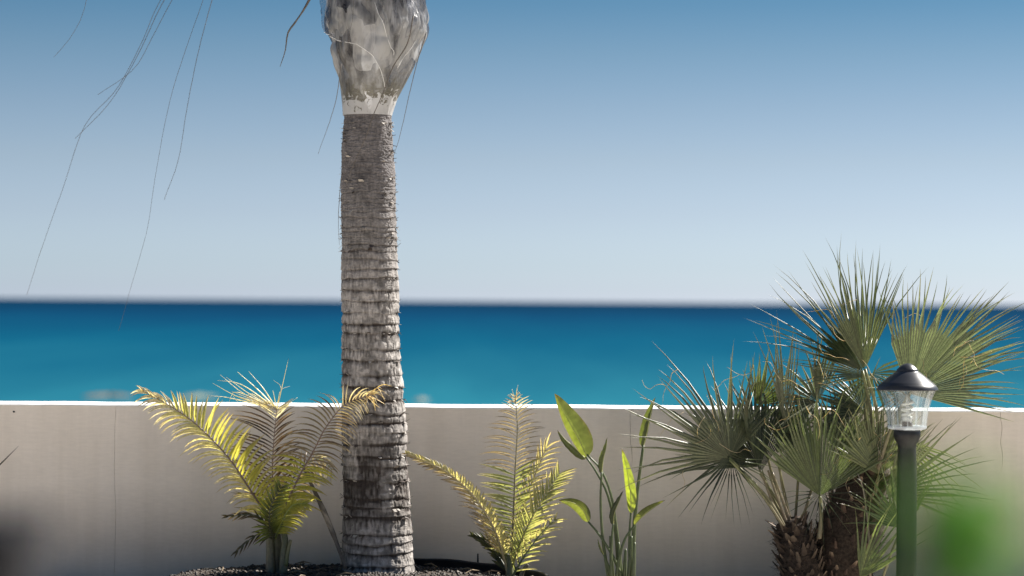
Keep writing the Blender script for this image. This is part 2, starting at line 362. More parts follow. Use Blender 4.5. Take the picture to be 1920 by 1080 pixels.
# torn ring at the height of the wall top, and stripped bark with dark matted fibre lower down
tear = np.exp(-((yy - 745) / 9) ** 2) + 0.8 * np.exp(-((yy - 790) / 6) ** 2)
hgt -= 0.008 * tear
strip = vnoise((NZ, NA), (16, 11), 33, True) * 0.7 + med * 0.3
strip = np.clip((strip - 0.39) * 10, 0, 1) * np.clip(1 - np.abs(yy - 905) / 85, 0, 1) ** 0.4
strip = np.nan_to_num(strip); hgt -= 0.006 * strip
base = lerp((0.155, 0.145, 0.147), (0.36, 0.325, 0.295), 0)[None, None, :] * np.ones((NZ, NA, 1))
base = base * (1 - lower[..., None]) + np.array((0.325, 0.305, 0.288)) * lower[..., None]
tone = 0.62 + 0.75 * fib * (0.4 + .6 * lower) + 0.25 * (fine - 0.5) + 0.35 * (big - 0.5) + .3 * (med - .5)
colr = base * tone[..., None]
blot = np.clip((vnoise((NZ, NA), (120, 34), 41, True) * .6 + vnoise((NZ, NA), (40, 12), 42, True) * .4 - 0.53) * 9, 0, 1) * lower
colr = colr * (1 - 0.38 * blot[..., None])
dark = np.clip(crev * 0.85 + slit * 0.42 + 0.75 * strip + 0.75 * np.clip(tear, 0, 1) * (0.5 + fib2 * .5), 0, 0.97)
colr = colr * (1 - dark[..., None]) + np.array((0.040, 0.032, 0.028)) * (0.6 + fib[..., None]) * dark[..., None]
pt = np.zeros((NZ, NA, 3)); rr = rad[:, None] + hgt
pt[..., 0] = zc[:, 0, None] + rr * np.cos(th); pt[..., 1] = zc[:, 1, None] + rr * np.sin(th); pt[..., 2] = zc[:, 2, None]
ii = (np.arange(NZ - 1)[:, None] * NA); kk = np.arange(NA)[None, :]; k2 = (kk + 1) % NA
F = np.stack([ii + kk, ii + k2, ii + NA + k2, ii + NA + kk], -1).reshape(-1, 4)
t = NT('palm_bark'); a = t.n('ShaderNodeAttribute'); a.attribute_name = 'Col'; v = t.pos(1, 1, 0.25); n = t.noise(v, 320, 4, 0.7); v2 = t.pos(); n2 = t.noise(v2, 90, 5, 0.7)
c = t.mix(1.0, a.outputs['Color'], t.ramp(n, [(0.3, (0.7, 0.7, 0.7)), (0.7, (1.3, 1.28, 1.25))]), 'MULTIPLY')
t.princ(c, 0.85, t.bump(t.mix(0.5, n, n2), 0.5, 0.004), 0.2); M['bark'] = t.m
obj('trunk', pt.reshape(-1, 3), F, M['bark'], palm, colr.reshape(-1, 3))
# torn flakes on the ring edges
mb = MB(); R = np.random.default_rng(55)
for q in range(620):
    yq = R.uniform(225, 1075); i = int((1110 - yq) / 960 * (NZ - 1)); a = R.uniform(0, 2 * math.pi)
    if R.random() < 0.65: a = R.choice([0.0, math.pi]) + R.normal(0, 0.45)
    # snap to the ring edge
    yr = rings[np.argmin(np.abs(rings - yq))]; i = int(np.clip((1110 - yr) / 960 * (NZ - 1), 5, NZ - 5))
    nr = np.array([math.cos(a), math.sin(a), 0]); tg = np.array([-math.sin(a), math.cos(a), 0]); b0 = zc[i] + nr * (rad[i] - 0.002)
    ln = R.uniform(0.006, 0.02) * (1.2 if yq > 700 or yq < 480 else 0.7); wd = R.uniform(0.004, 0.016); upz = R.uniform(-0.9, 0.9)
    p0 = b0 - tg * wd; p1 = b0 + tg * wd; tip = b0 + nr * ln + np.array([0, 0, upz * ln]); e = tg * wd * R.uniform(0.1, 0.9); th_ = np.array([0, 0, 0.0025])
    cc = np.array(random.choice([(0.30, 0.27, 0.24), (0.10, 0.08, 0.07), (0.45, 0.42, 0.38), (0.05, 0.04, 0.035)]))
    mb.add([p0, p1, tip + e, tip - e, p0 + th_, p1 + th_, tip + e + th_ * .5, tip - e + th_ * .5],
           [[0, 3, 2, 1], [4, 5, 6, 7], [0, 1, 5, 4], [1, 2, 6, 5], [2, 3, 7, 6], [3, 0, 4, 7]], cc)
stuff(mb.build('bark_flake', M['stub'], palm, smooth=False))

# the film wrapped round the top of the trunk
FY = TY
fprof = [(-330, 640, 770), (-200, 600, 812), (-60, 606, 800), (0, 610, 797), (50, 609, 806), (105, 622, 786), (150, 636, 762), (185, 641, 745), (216, 643, 735)]
def film_surface(name, y0, y1, NZ_, NA_, scale, seed, mat, th0=0, th1=2 * math.pi, hem=None, fold=1.0):
    R = np.random.default_rng(seed); V = []; F = []
    closed = th1 - th0 > 6.2
    A = np.linspace(th0, th1, NA_, endpoint=not closed); ph = R.random(10) * 6.28
    nz = vnoise((NZ_, NA_), (6, 5), seed, closed); nz2 = vnoise((NZ_, NA_), (18, 14), seed + 1, closed)
    for j in range(NZ_):
        for i in range(NA_):
            a = A[i]; yt = y0
            if hem is not None: yt = np.interp(a, hem[0], hem[1])
            yv = yt + (y1 - yt) * j / (NZ_ - 1)
            l = np.interp(yv, [p[0] for p in fprof], [p[1] for p in fprof]); r = np.interp(yv, [p[0] for p in fprof], [p[2] for p in fprof])
            c0 = P((l + r) / 2, yv, FY); rad_ = (r - l) / 2 / FPX * FY
            up = max(0, min(1, (190 - yv) / 110))
            tw = a + (yv / 130) * 0.9
            pl = 0.13 * abs(math.sin(2.0 * tw + ph[0])) ** .7 + 0.07 * abs(math.sin(3.5 * (a - yv / 170) + ph[1])) + 0.02 * math.sin(13 * a + ph[2] + yv / 40)
            k = 1 + fold * (up * (pl + 0.22 * (abs(nz[j, i] - 0.5) - .2)) + (0.012 + .13 * up) * (abs(nz2[j, i] - 0.5) - .2) + 0.006 * math.sin(23 * a + ph[4])) - 0.17 * fold * up
            q = rad_ * k * scale
            V.append((c0[0] + q * math.cos(a), c0[1] + q * math.sin(a), c0[2]))
    for j in range(NZ_ - 1):
        for i in range(NA_ if closed else NA_ - 1):
            i2 = (i + 1) % NA_; F.append([j * NA_ + i, j * NA_ + i2, (j + 1) * NA_ + i2, (j + 1) * NA_ + i])
    o = obj(name, V, F, mat, palm)
    if hem is not None:
        W_ = [np.array(v) for v in V[:NA_]]; V2, F2 = tube(W_, [0.0017] * NA_, 5); obj('hem', V2, F2, M['hem'], o)
    return o
M['hem'] = simple('film_hem', (0.75, 0.75, 0.74), 0.35, 0.5)
def film_mat(name, low, high, density, cuff):
    t = NT(name); v = t.pos(1, 1, 0.35); n = t.noise(v, 7, 4, 0.55, 0.8); v2 = t.pos(); n2 = t.noise(v2, 22, 5, 0.6, 0.8); n3 = t.noise(v2, 150, 3)
    vq = t.n('ShaderNodeMapping'); vq.inputs['Scale'].default_value = (9, 9, 3.6); vq.inputs['Rotation'].default_value = (0, 0.5, 0); gq = t.n('ShaderNodeNewGeometry'); t.l(gq.outputs['Position'], vq.inputs[0])
    vd = t.n('ShaderNodeTexNoise', Scale=1.2, Detail=2.0); t.l(vq.outputs[0], vd.inputs['Vector'])
    va = t.mix(0.35, vq.outputs[0], vd.outputs['Color'], 'ADD')
    vo = t.n('ShaderNodeTexVoronoi', Scale=1.0); vo.feature = 'F1'; t.l(va, vo.inputs['Vector']); sc = t.n('ShaderNodeSeparateColor'); t.l(vo.outputs['Color'], sc.inputs[0])
    raw = n; vs_ = t.n('ShaderNodeMapping'); vs_.inputs['Scale'].default_value = (1, 1, 0.10); vs_.inputs['Rotation'].default_value = (0, 0.12, 0.0); t.l(gq.outputs['Position'], vs_.inputs[0])
    sn = t.noise(vs_.outputs[0], 20, 4, 0.6, 0.4); n = t.mix(0.30, n, sc.outputs[0]); n = t.mix(0.32, n, sn)
    c = t.ramp(n, [(0.41, low), (0.59, high)])
    g = t.n('ShaderNodeNewGeometry'); sp = t.n('ShaderNodeSeparateXYZ'); t.l(g.outputs['Position'], sp.inputs[0])
    # grime that collected above the tied white cuff: a wavy band of brown and olive stains
    zA = P(700, 185, FY)[2]
    m1 = t.n('ShaderNodeMath', _operation='SUBTRACT'); t.l(sp.outputs['Z'], m1.inputs[0]); m1.inputs[1].default_value = zA
    m2 = t.n('ShaderNodeMath', _operation='MULTIPLY_ADD'); t.l(n2, m2.inputs[0]); m2.inputs[1].default_value = -0.40; m2.inputs[2].default_value = 0.20
    m3 = t.n('ShaderNodeMath', _operation='ADD'); t.l(m1.outputs[0], m3.inputs[0]); t.l(m2.outputs[0], m3.inputs[1])
    mpp = t.n('ShaderNodeMapRange'); mpp.inputs['From Min'].default_value = -0.15; mpp.inputs['From Max'].default_value = 0.35; t.l(m3.outputs[0], mpp.inputs['Value'])
    grime = t.ramp(mpp.outputs[0], [(0.0, (0, 0, 0)), (0.26, (0, 0, 0)), (0.31, (0.9, 0.9, 0.9)), (0.42, (0.45, 0.45, 0.45)), (0.62, (0, 0, 0))])
    stain = t.ramp(n3, [(0.4, (0.07, 0.055, 0.035)), (0.65, (0.16, 0.15, 0.08))])
    if cuff: c = t.mix(t.ramp(mpp.outputs[0], [(0.27, (1, 1, 1)), (0.36, (0, 0, 0))]), c, (0.62, 0.62, 0.62))
    c = t.mix(grime, c, stain)
    d = t.n('ShaderNodeBsdfPrincipled', Roughness=0.36); t.l(c, d.inputs['Base Color']); t.l(t.bump(t.mix(0.55, t.mix(0.5, vo.outputs['Distance'], raw), sn), 1.0, 0.035), d.inputs['Normal']); d.inputs['Specular IOR Level'].default_value = 0.65
    tr = t.n('ShaderNodeBsdfTranslucent'); t.l(c, tr.inputs[0]); tp = t.n('ShaderNodeBsdfTransparent'); tp.inputs[0].default_value = (0.85, 0.86, 0.9, 1)
    a = t.n('ShaderNodeMixShader'); a.inputs[0].default_value = 0.4; t.l(d.outputs[0], a.inputs[1]); t.l(tr.outputs[0], a.inputs[2])
    low_ = t.ramp(mpp.outputs[0], [(0.2, (1, 1, 1)), (0.9, (0, 0, 0))]); dens = t.ramp(n, [(0.40, (density - 0.12,) * 3), (0.50, (density + .12,) * 3), (0.60, (min(1, density + 0.30),) * 3)])
    dens = t.mix(low_, dens, (0.93, 0.93, 0.93))
    if cuff: dens = t.mix(t.ramp(mpp.outputs[0], [(0.27, (1, 1, 1)), (0.5, (0, 0, 0))]), dens, (0.96, 0.96, 0.96))
    b = t.n('ShaderNodeMixShader'); t.l(dens, b.inputs[0]); t.l(tp.outputs[0], b.inputs[1]); t.l(a.outputs[0], b.inputs[2]); t.l(b.outputs[0], t.out.inputs[0]); return t.m
M['film'] = film_mat('clear_film', (0.035, 0.035, 0.042), (0.46, 0.46, 0.455), 0.60, True)
M['film2'] = film_mat('clear_film_flap', (0.05, 0.05, 0.06), (0.46, 0.46, 0.455), 0.45, False)
wrap = film_surface('plastic_wrap', -330, 217, 150, 180, 1.0, 61, M['film'])
film_surface('wrap_flap', 0, -300, 70, 90, 1.045, 71, M['film2'], math.radians(175), math.radians(300),
             (np.radians([175, 200, 225, 250, 270, 285, 300]), [60, 72, 84, 92, 112, 140, 172]), 0.9)
film_surface('wrap_flap', 0, -300, 70, 90, 1.08, 82, M['film2'], math.radians(262), math.radians(338),
             (np.radians([262, 275, 290, 310, 338]), [-60, 40, 96, 132, 60]), 0.9)
# dark bundled leaf bases inside the film
mb = MB(); R = np.random.default_rng(91)
for q in range(46):
    a = R.random() * 6.28; r1 = R.uniform(0.02, 0.10); r2 = r1 + R.uniform(0.05, 0.13)
    b0 = P(690, R.uniform(120, 175), TY) + np.array([math.cos(a) * r1, math.sin(a) * r1, 0]); b1 = P(702, R.uniform(-20, 60), TY) + np.array([math.cos(a) * r2, math.sin(a) * r2, 0]); b2 = P(705, -330, TY) + np.array([math.cos(a) * (r2 + .03), math.sin(a) * (r2 + .03), 0])
    V, F = tube(spline([b0, b1, b2], 8), [0.012, 0.02, 0.024, 0.024, 0.022, 0.02, 0.02, 0.02], 5, 0.6); mb.add(V, F, lerp((0.03, 0.03, 0.036), (0.09, 0.09, 0.10), R.random()))
V, F = tube([P(689, 217, TY), P(690, 150, TY), P(698, 60, TY), P(704, -330, TY)], [0.125, 0.11, 0.13, 0.15], 24); mb.add(V, F, (0.035, 0.035, 0.042))
mb.build('leaf_base_bundle', M['stem'], palm)

def fan_mesh(mb, hub, axis, normal, R_, n, spread, rnd, split=0.5, cols=((0.07, 0.10, 0.045), (0.10, 0.12, 0.05)), droop=0.0, cup=0.15):
    side = unit(np.cross(axis, normal)); nrm = unit(np.cross(side, axis))
    for k in range(n):
        V, F, cc = fan_segment(hub, axis, side, nrm, R_ * rnd.uniform(0.86, 1.0), -spread / 2 + spread * k / (n - 1), spread / (n - 1), split, cols, rnd, droop, cup)
        mb.add(V, F, cc)
def fan_segment(hub, axis, side, nrm, R_, ang, dang, split, cols, rnd, droop=0.0, cup=0.15, tipcol=None, jit=1.0, bend=None):
    """one pleat of a fan leaf: joined to its neighbours up to the split, then a tapering free point"""
    st = [0.02, 0.28, split, split + (1 - split) * 0.45, split + (1 - split) * 0.8, 1.0]
    V = []; cc = []; F = []; ja = rnd.uniform(-0.55, 0.55) * dang * jit; jn = rnd.normal(0, 0.075) * jit
    c1 = lerp(cols[0], cols[1], rnd.random()) * rnd.uniform(0.72, 1.25); 
    if tipcol is None: tipcol = (0.20, 0.17, 0.09)
    td = rnd.uniform(0.62, 1.0)
    for i, s in enumerate(st):
        free = max(0, (s - split) / (1 - split)); ac = ang + ja * (1 if free > 0 else 0) * (0.5 + free)
        hw = dang * 0.5 * s * R_ if free == 0 else dang * 0.5 * split * R_ * (1 - free) ** 0.8 * 0.80
        hw = min(hw, 0.017)
        d = axis * math.cos(ac) + side * math.sin(ac); e = -axis * math.sin(ac) + side * math.cos(ac)
        c_ = hub + d * s * R_ + nrm * (cup * abs(math.sin(ac)) * s * R_ + jn * free * R_) + np.array([0, 0, -1.0]) * droop * R_ * (s ** 2.5)
        if bend is not None: c_ = c_ + bend * (max(0, s - split) ** 2) * R_
        pl = nrm * hw * 0.55
        V += [c_ - e * hw - pl, c_ + pl, c_ + e * hw - pl]
        q = max(0, (s - td) / (1.02 - td)) if s > td else 0
        q0 = lerp(c1, np.asarray(c1) * 1.15, s); cl = lerp(q0, tipcol, min(1, q)); cc += [cl, cl * 1.12, cl]
    for i in range(len(st) - 1):
        F += [[i * 3, i * 3 + 1, i * 3 + 4, i * 3 + 3], [i * 3 + 1, i * 3 + 2, i * 3 + 5, i * 3 + 4]]
    return V, F, cc

# crown above the frame, and the long threads that hang from its leaves
rc = random.Random(3); Rc = np.random.default_rng(31); top = P(705, -330, TY)
for k, (az, el_, ln) in enumerate([(200, 35, 1.5), (170, 20, 1.6), (235, 55, 1.3), (140, 45, 1.5), (-30, 55, 1.3), (300, 70, 1.2), (-60, 25, 1.3)]):
    a = math.radians(az); d = np.array([math.cos(a), math.sin(a), 0]); e = math.radians(el_)
    p = spline([top + d * 0.08, top + d * ln * 0.45 * math.cos(e) + np.array([0, 0, ln * 0.5 * math.sin(e) + .15]), top + d * ln * math.cos(e) + np.array([0, 0, ln * math.sin(e) * 0.7 + .15])], 10)
    V, F = tube(p, np.linspace(0.025, 0.012, 10), 6, 0.5)
    mb = MB(); mb.add(V, F, (0.12, 0.13, 0.05)); ax = unit(p[-1] - p[-3] + np.array([0, 0, -.02])); fan_mesh(mb, p[-1], ax, np.array([0, 0, 1.0]) + .3 * d, 0.75, 30, math.radians(210), Rc, 0.55, droop=0.12)
    mb.build('crown_frond', M['fan'], palm)
threads = [  # px, py lists, depth
    ([(190, -160), (165, 0), (140, 62), (104, 107)], 13.2, 1.0),
    ([(400, -150), (310, 0), (262, 100), (210, 190), (143, 260)], 13.0, 1.2),
    ([(410, -150), (322, 0), (285, 70), (250, 130), (183, 178)], 13.1, 1.1),
    ([(395, -150), (305, 0), (270, 80), (225, 165), (165, 235), (125, 350), (90, 450), (57, 553)], 12.9, 0.9),
    ([(425, -150), (380, 0), (345, 100), (315, 200), (290, 330), (275, 430), (241, 552), (222, 620)], 13.3, 0.7),
    ([(440, -150), (397, 0), (370, 100), (350, 200), (333, 300), (306, 375)], 13.0, 1.1),
    ([(640, 120), (632, 180), (618, 230), (598, 289)], 13.4, 0.9),
    ([(800, 60), (785, 105), (766, 180), (750, 250), (735, 300)], 13.5, 1.0),
    ([(655, 60), (700, 210), (672, 290), (650, 345), (636, 430)], 13.6, 1.0),
    ([(655, -200), (662, 0), (655, 60), (647, 110), (640, 160)], 13.6, 0.8),
    ([(775, 30), (765, 80), (735, 130), (718, 175), (700, 215), (684, 262), (655, 330), (641, 385)], 13.55, 1.3),
    ([(640, 330), (634, 400), (636, 460)], 13.7, 0.8)]
for pts, Y, s in threads:
    if pts[0] == (655, 60): continue
    n = len(pts) * 7; P3 = [P(x, y, Y) for x, y in pts]
    if pts[0][1] <= -150: P3 = [P(705, -345, TY - .1), P((pts[0][0] + 705) / 2, -390, (Y + TY) / 2)] + P3; n += 14   # rooted in the crown above the frame
    pth = spline(P3, n)
    pth = pth + np.cumsum(rng.normal(0, 0.0006, (n, 3)), 0) * np.array([1, 1, 0.2])
    V, F = tube(pth, np.linspace(0.0026, 0.0009, n) * s, 4)
    obj('leaf_thread', V, F, M['thread'], palm)
# one thicker dry strap hanging at the top left of the wrap
pth = spline([P(640, -120, 13.4), P(580, 0, 13.4), P(555, 40, 13.4), P(540, 62, 13.4), P(535, 95, 13.4), P(525, 125, 13.4)], 26)
V, F = tube(pth, np.interp(np.linspace(0, 1, 26), [0, .45, .62, .68, 1], [0.010, 0.009, 0.004, 0.006, 0.0015]), 5, 0.35)
obj('leaf_thread', V, F, M['thread'], palm)

# ------------------------------------------------------------------ feather palms (young, half dried)
def leaflet(base, d0, nrm, ln, w, grav, c0, c1, c2, rnd, curl=0.0, st=6, mid=0.5):
    """narrow folded blade: c0 at the base, c1 half way, c2 at the tip"""
    V = []; cc = []; p = np.array(base); d = unit(d0); seg = ln / (st - 1)
    prof = [0.45, 0.95, 1.0, 0.82, 0.5, 0.06] if st == 6 else list(np.interp(np.linspace(0, 1, st), [0, .2, .5, .8, 1], [.45, .95, 1, .6, .06]))
    for i in range(st):
        e = unit(np.cross(d, nrm)); f = np.cross(e, d); hw = w * prof[i] / 2
        V += [p - e * hw - f * hw * 0.5, p + f * hw * 0.35, p + e * hw - f * hw * 0.5]
        t_ = i / (st - 1); cl = lerp(c0, c1, t_ / mid) if t_ < mid else lerp(c1, c2, (t_ - mid) / (1 - mid)); cc += [cl * 0.9, cl * 1.15, cl * 0.9]
        p = p + d * seg; d = unit(d + np.array([0, 0, -1.0]) * grav * seg / max(ln, .01) + f * curl * seg / max(ln, .01))
    F = []
    for i in range(st - 1): F += [[i * 3, i * 3 + 1, i * 3 + 4, i * 3 + 3], [i * 3 + 1, i * 3 + 2, i * 3 + 5, i * 3 + 4]]
    return V, F, cc
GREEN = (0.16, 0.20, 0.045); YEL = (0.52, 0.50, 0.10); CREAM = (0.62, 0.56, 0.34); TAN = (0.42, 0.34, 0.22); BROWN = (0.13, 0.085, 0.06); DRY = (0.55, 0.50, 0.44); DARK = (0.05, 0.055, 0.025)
def feather(parent, pts, Y, n, lenL, lenR, angL, angR, wid, colfn, seed, grav=0.25, normal=(0.1, -1, 0.25), t0=0.12, rcol=BROWN, r0=0.007, out=0.0, label=None, mat='leaflet', skip=0.0):
    rnd = np.random.default_rng(seed); W3 = [P(p[0], p[1], Y + (p[2] if len(p) > 2 else 0)) for p in pts]
    path = spline(W3, 40); V, F = tube(path, np.linspace(r0, 0.0016, 40), 6); tt = np.linspace(0, 1, 40)
    fr = obj('frond', V, F, M['stem'], parent, [lerp(rcol, np.array(rcol) * 1.6 + .02, a) for a in np.repeat(tt, 6)])
    if label: fr['label'] = label
    nrm = unit(normal)
    for k in range(n):
        t_ = t0 + (0.995 - t0) * k / (n - 1); i = min(38, int(t_ * 39)); f_ = t_ * 39 - i; p = path[i] * (1 - f_) + path[i + 1] * f_; T = unit(path[i + 1] - path[i])
        S = unit(np.cross(T, nrm))
        for sgn, lens, angs in ((-1, lenL, angL), (1, lenR, angR)):
            if lens is None or rnd.random() < skip: continue
            tj = min(1, max(0, t_ + rnd.normal(0, 0.008))); ln = np.interp(tj, *lens) / FPX * Y * rnd.uniform(0.85, 1.1)
            if ln < 0.008: continue
            a = math.radians(np.interp(tj, *angs) + rnd.normal(0, 4)); d = T * math.cos(a) + S * sgn * math.sin(a) + nrm * (out + rnd.normal(0, 0.13))
            c0, c1, c2, thin, g = colfn(tj, sgn, rnd)
            V, F, cc = leaflet(p, d, nrm + rnd.normal(0, 0.12, 3), ln, wid * thin, grav * g, c0, c1, c2, rnd, rnd.normal(0, .15), 6)
            obj('leaflet', V, F, M[mat], fr, cc)
    return fr
def sheath(parent, pts, Y, radii, col0, col1, name='sheath', seed=1, sides=10):
    n = 16; path = spline([P(x, y, Y + (q[0] if q else 0)) for x, y, *q in pts], n); V, F = tube(path, np.interp(np.linspace(0, 1, n), np.linspace(0, 1, len(radii)), radii), sides)
    R = np.random.default_rng(seed); cc = [lerp(col0, col1, min(1, max(0, i / n + R.normal(0, .12)))) for i in np.repeat(np.arange(n), sides)]
    return obj(name, V, F, M['stem'], parent, cc)
def tuft(parent, base, tips, Y, col, w=0.003, seed=0, name='dry_strand'):
    R = np.random.default_rng(seed)
    for (x, y, *mid) in tips:
        a = P(*base, Y); b = P(x, y, Y + R.normal(0, .04)); pts_ = [a] + ([P(mid[0], mid[1], Y)] if mid else [(a + b) / 2 + np.array([R.normal(0, .012), R.normal(0, .01), R.normal(0, .012)])]) + [b]
        pth = spline(pts_, 12); V, F = tube(pth, np.linspace(w, 0.0007, 12), 4, 0.5); obj(name, V, F, M['leaflet'], parent, np.tile(np.array(col) * R.uniform(.8, 1.15), (len(V), 1)))

p1 = thing('young_palm', 'young feather palm with yellow backlit fronds and bleached dry tips, left of the tall trunk', 'palm')
Y1 = 13.75
def colA(t_, sgn, r):
    if t_ > 0.80: return CREAM, DRY, DRY, 0.8, 1.2
    q = max(0, (t_ - .35) / .5)
    if sgn > 0: return lerp(YEL, CREAM, q * .3), lerp(YEL, CREAM, q * .5), TAN, 1.15, 1
    return lerp(YEL, CREAM, .5), CREAM, lerp(TAN, DRY, r.random()), 0.8, 1.6
fA = feather(p1, [(512, 1005), (498, 965, -.03), (470, 920, -.06), (430, 860, -.1), (375, 802, -.12), (325, 765, -.14), (268, 733, -.15)], Y1, 42,
             ([0, .15, .5, .75, .9, 1], [30, 62, 78, 62, 45, 28]), ([0, .12, .4, .65, .85, 1], [35, 72, 84, 66, 36, 20]),
             ([0, 1], [34, 20]), ([0, .6, 1], [58, 62, 24]), 0.0165, colA, 101, 0.95, label='arching frond with bright yellow leaflets and a bleached tip, leaning left')
def colB(t_, sgn, r):
    if t_ > .93: return DRY, DRY, DRY, .7, .3
    if t_ < .25: return GREEN, YEL, BROWN, .9, 1
    b_ = (0.055, 0.035, 0.028); return b_, lerp(b_, BROWN, r.random()), lerp(BROWN, TAN, r.random() * .7), 0.6, 1.4
fB = feather(p1, [(514, 1005), (513, 940), (511, 880, .03), (514, 820, .05), (519, 768, .06)], Y1 + .05, 30,
             ([0, .2, .5, .9, 1], [40, 80, 105, 85, 30]), ([0, .2, .5, 1], [35, 60, 70, 40]), ([0, 1], [62, 58]), ([0, 1], [50, 38]), 0.017, colB, 102, 0.5, label='upright frond with thin brown dried leaflets')
tuft(fB, (519, 768), [(398, 718), (412, 702), (408, 713, 455, 722), (424, 707), (445, 697), (466, 696, 495, 730), (432, 733), (450, 757, 440, 742), (470, 752), (430, 753, 445, 735), (462, 760, 470, 738), (390, 742, 430, 746)], Y1 + .1, (0.62, 0.60, 0.58), 0.0045, 3)
tuft(fB, (519, 768), [(541, 672, 532, 712), (513, 713, 527, 728), (514, 745, 512, 733), (524, 735), (543, 724, 526, 733), (558, 745, 540, 757), (548, 752), (565, 757)], Y1 + .1, (0.60, 0.58, 0.55), 0.0028, 4)
def colC(t_, sgn, r):
    if t_ > .76: return TAN, lerp(TAN, DRY, r.random()), DRY, .5, 2.2
    if t_ < .42: return lerp(YEL, GREEN, .3 * r.random()), YEL, lerp(YEL, TAN, r.random()), 1, 1.3
    return lerp(TAN, BROWN, .5), lerp(TAN, BROWN, r.random()), TAN, .62, 1.6
fC = feather(p1, [(518, 1005), (535, 950, -.02), (560, 895, -.05), (588, 845, -.08), (612, 800, -.12), (648, 758, -.16), (700, 738, -.22)], Y1, 44,
             ([0, .2, .5, .8, 1], [30, 55, 78, 48, 16]), ([0, .15, .4, .7, .9, 1], [40, 66, 74, 60, 34, 18]), ([0, .3, .6, 1], [60, 92, 84, 30]), ([0, .4, 1], [44, 56, 38]), 0.016, colC, 103, 0.75, label='arching frond with tan dried tip crossing in front of the tall trunk')
tuft(fC, (690, 742), [(722, 752, 708, 728), (716, 728), (730, 742, 712, 732), (704, 770, 700, 750), (712, 765), (690, 775), (722, 758), (735, 724, 715, 722), (722, 748, 708, 738), (684, 768), (676, 775)], Y1 - .24, (0.60, 0.52, 0.38), 0.003, 5)
def colD(t_, sgn, r): return lerp(GREEN, YEL, .4 * r.random()), lerp(GREEN, YEL, .5 + .5 * r.random()), lerp(YEL, TAN, r.random()), 1, 1
fD = feather(p1, [(516, 1010), (530, 975, -.1), (548, 948, -.16), (574, 944, -.2)], Y1 - .05, 16, ([0, 1], [48, 18]), ([0, .5, 1], [40, 44, 18]), ([0, 1], [55, 30]), ([0, 1], [50, 30]), 0.016, colD, 104, 0.7, rcol=GREEN)
fD2 = feather(p1, [(516, 1010), (535, 940, .1), (560, 880, .14), (600, 862, .16), (622, 880, .16)], Y1 + .08, 26, ([0, .5, 1], [30, 50, 18]), ([0, .5, 1], [44, 60, 30]), ([0, 1], [60, 40]), ([0, 1], [58, 50]), 0.016, colC, 114, 1.0, rcol=GREEN)
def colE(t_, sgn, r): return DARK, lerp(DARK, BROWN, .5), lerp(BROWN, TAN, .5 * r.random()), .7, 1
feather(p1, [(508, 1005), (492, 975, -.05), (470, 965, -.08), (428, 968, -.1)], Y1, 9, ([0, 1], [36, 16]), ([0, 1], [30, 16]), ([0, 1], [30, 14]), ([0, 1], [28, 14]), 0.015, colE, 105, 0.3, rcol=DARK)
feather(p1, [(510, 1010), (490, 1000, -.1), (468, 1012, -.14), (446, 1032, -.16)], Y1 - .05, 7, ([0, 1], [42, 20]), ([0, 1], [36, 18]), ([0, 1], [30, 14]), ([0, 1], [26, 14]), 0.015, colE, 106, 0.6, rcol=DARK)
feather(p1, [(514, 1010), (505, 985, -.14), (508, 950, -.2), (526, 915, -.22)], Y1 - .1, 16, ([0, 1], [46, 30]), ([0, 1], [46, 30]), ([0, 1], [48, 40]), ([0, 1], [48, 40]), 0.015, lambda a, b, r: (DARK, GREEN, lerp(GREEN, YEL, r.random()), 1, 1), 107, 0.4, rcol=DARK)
sheath(p1, [(508, 1100), (507, 1040), (506, 1000), (514, 960)], Y1, [0.032, 0.026, 0.020, 0.010], (0.16, 0.13, 0.09), (0.12, 0.13, 0.05), seed=2)
sheath(p1, [(530, 1100, -.03), (532, 1045, -.03), (534, 1008, -.02), (520, 960)], Y1, [0.028, 0.024, 0.018, 0.008], (0.12, 0.11, 0.07), (0.09, 0.11, 0.04), seed=3)
sheath(p1, [(519, 1100, .04), (519, 1040, .04), (517, 980, .02), (515, 940)], Y1, [0.04, 0.035, 0.024, 0.010], (0.10, 0.08, 0.05), (0.08, 0.10, 0.04), seed=4)
sheath(p1, [(536, 1060, -.05), (541, 1030, -.05), (545, 1012, -.05)], Y1, [0.012, 0.010, 0.009], (0.10, 0.12, 0.04), (0.16, 0.15, 0.08), seed=5, name='cut_stem')

# a dead stem leaning between the small palm and the trunk
n = 22; pth = spline([P(648, 1066, 13.72), P(628, 1010, 13.78), (P(604, 952, 13.82)), P(582, 905, 13.85), P(566, 872, 13.85)], n)
V, F = tube(pth, np.interp(np.linspace(0, 1, n), [0, .3, .32, .6, .62, 1], [0.010, 0.013, 0.016, 0.017, 0.014, 0.006]), 7, 0.5)
R = np.random.default_rng(3); cc = np.array([lerp((0.07, 0.055, 0.04), (0.40, 0.34, 0.26), (.9 if (.33 < i / n < .55) else .25) * R.random()) for i in np.repeat(np.arange(n), 7)])
ds = obj('dead_stem', V, F, M['stem'], None, cc); tag(ds, 'dead brown leaf stem leaning down to the foot of the tall trunk', 'stem')

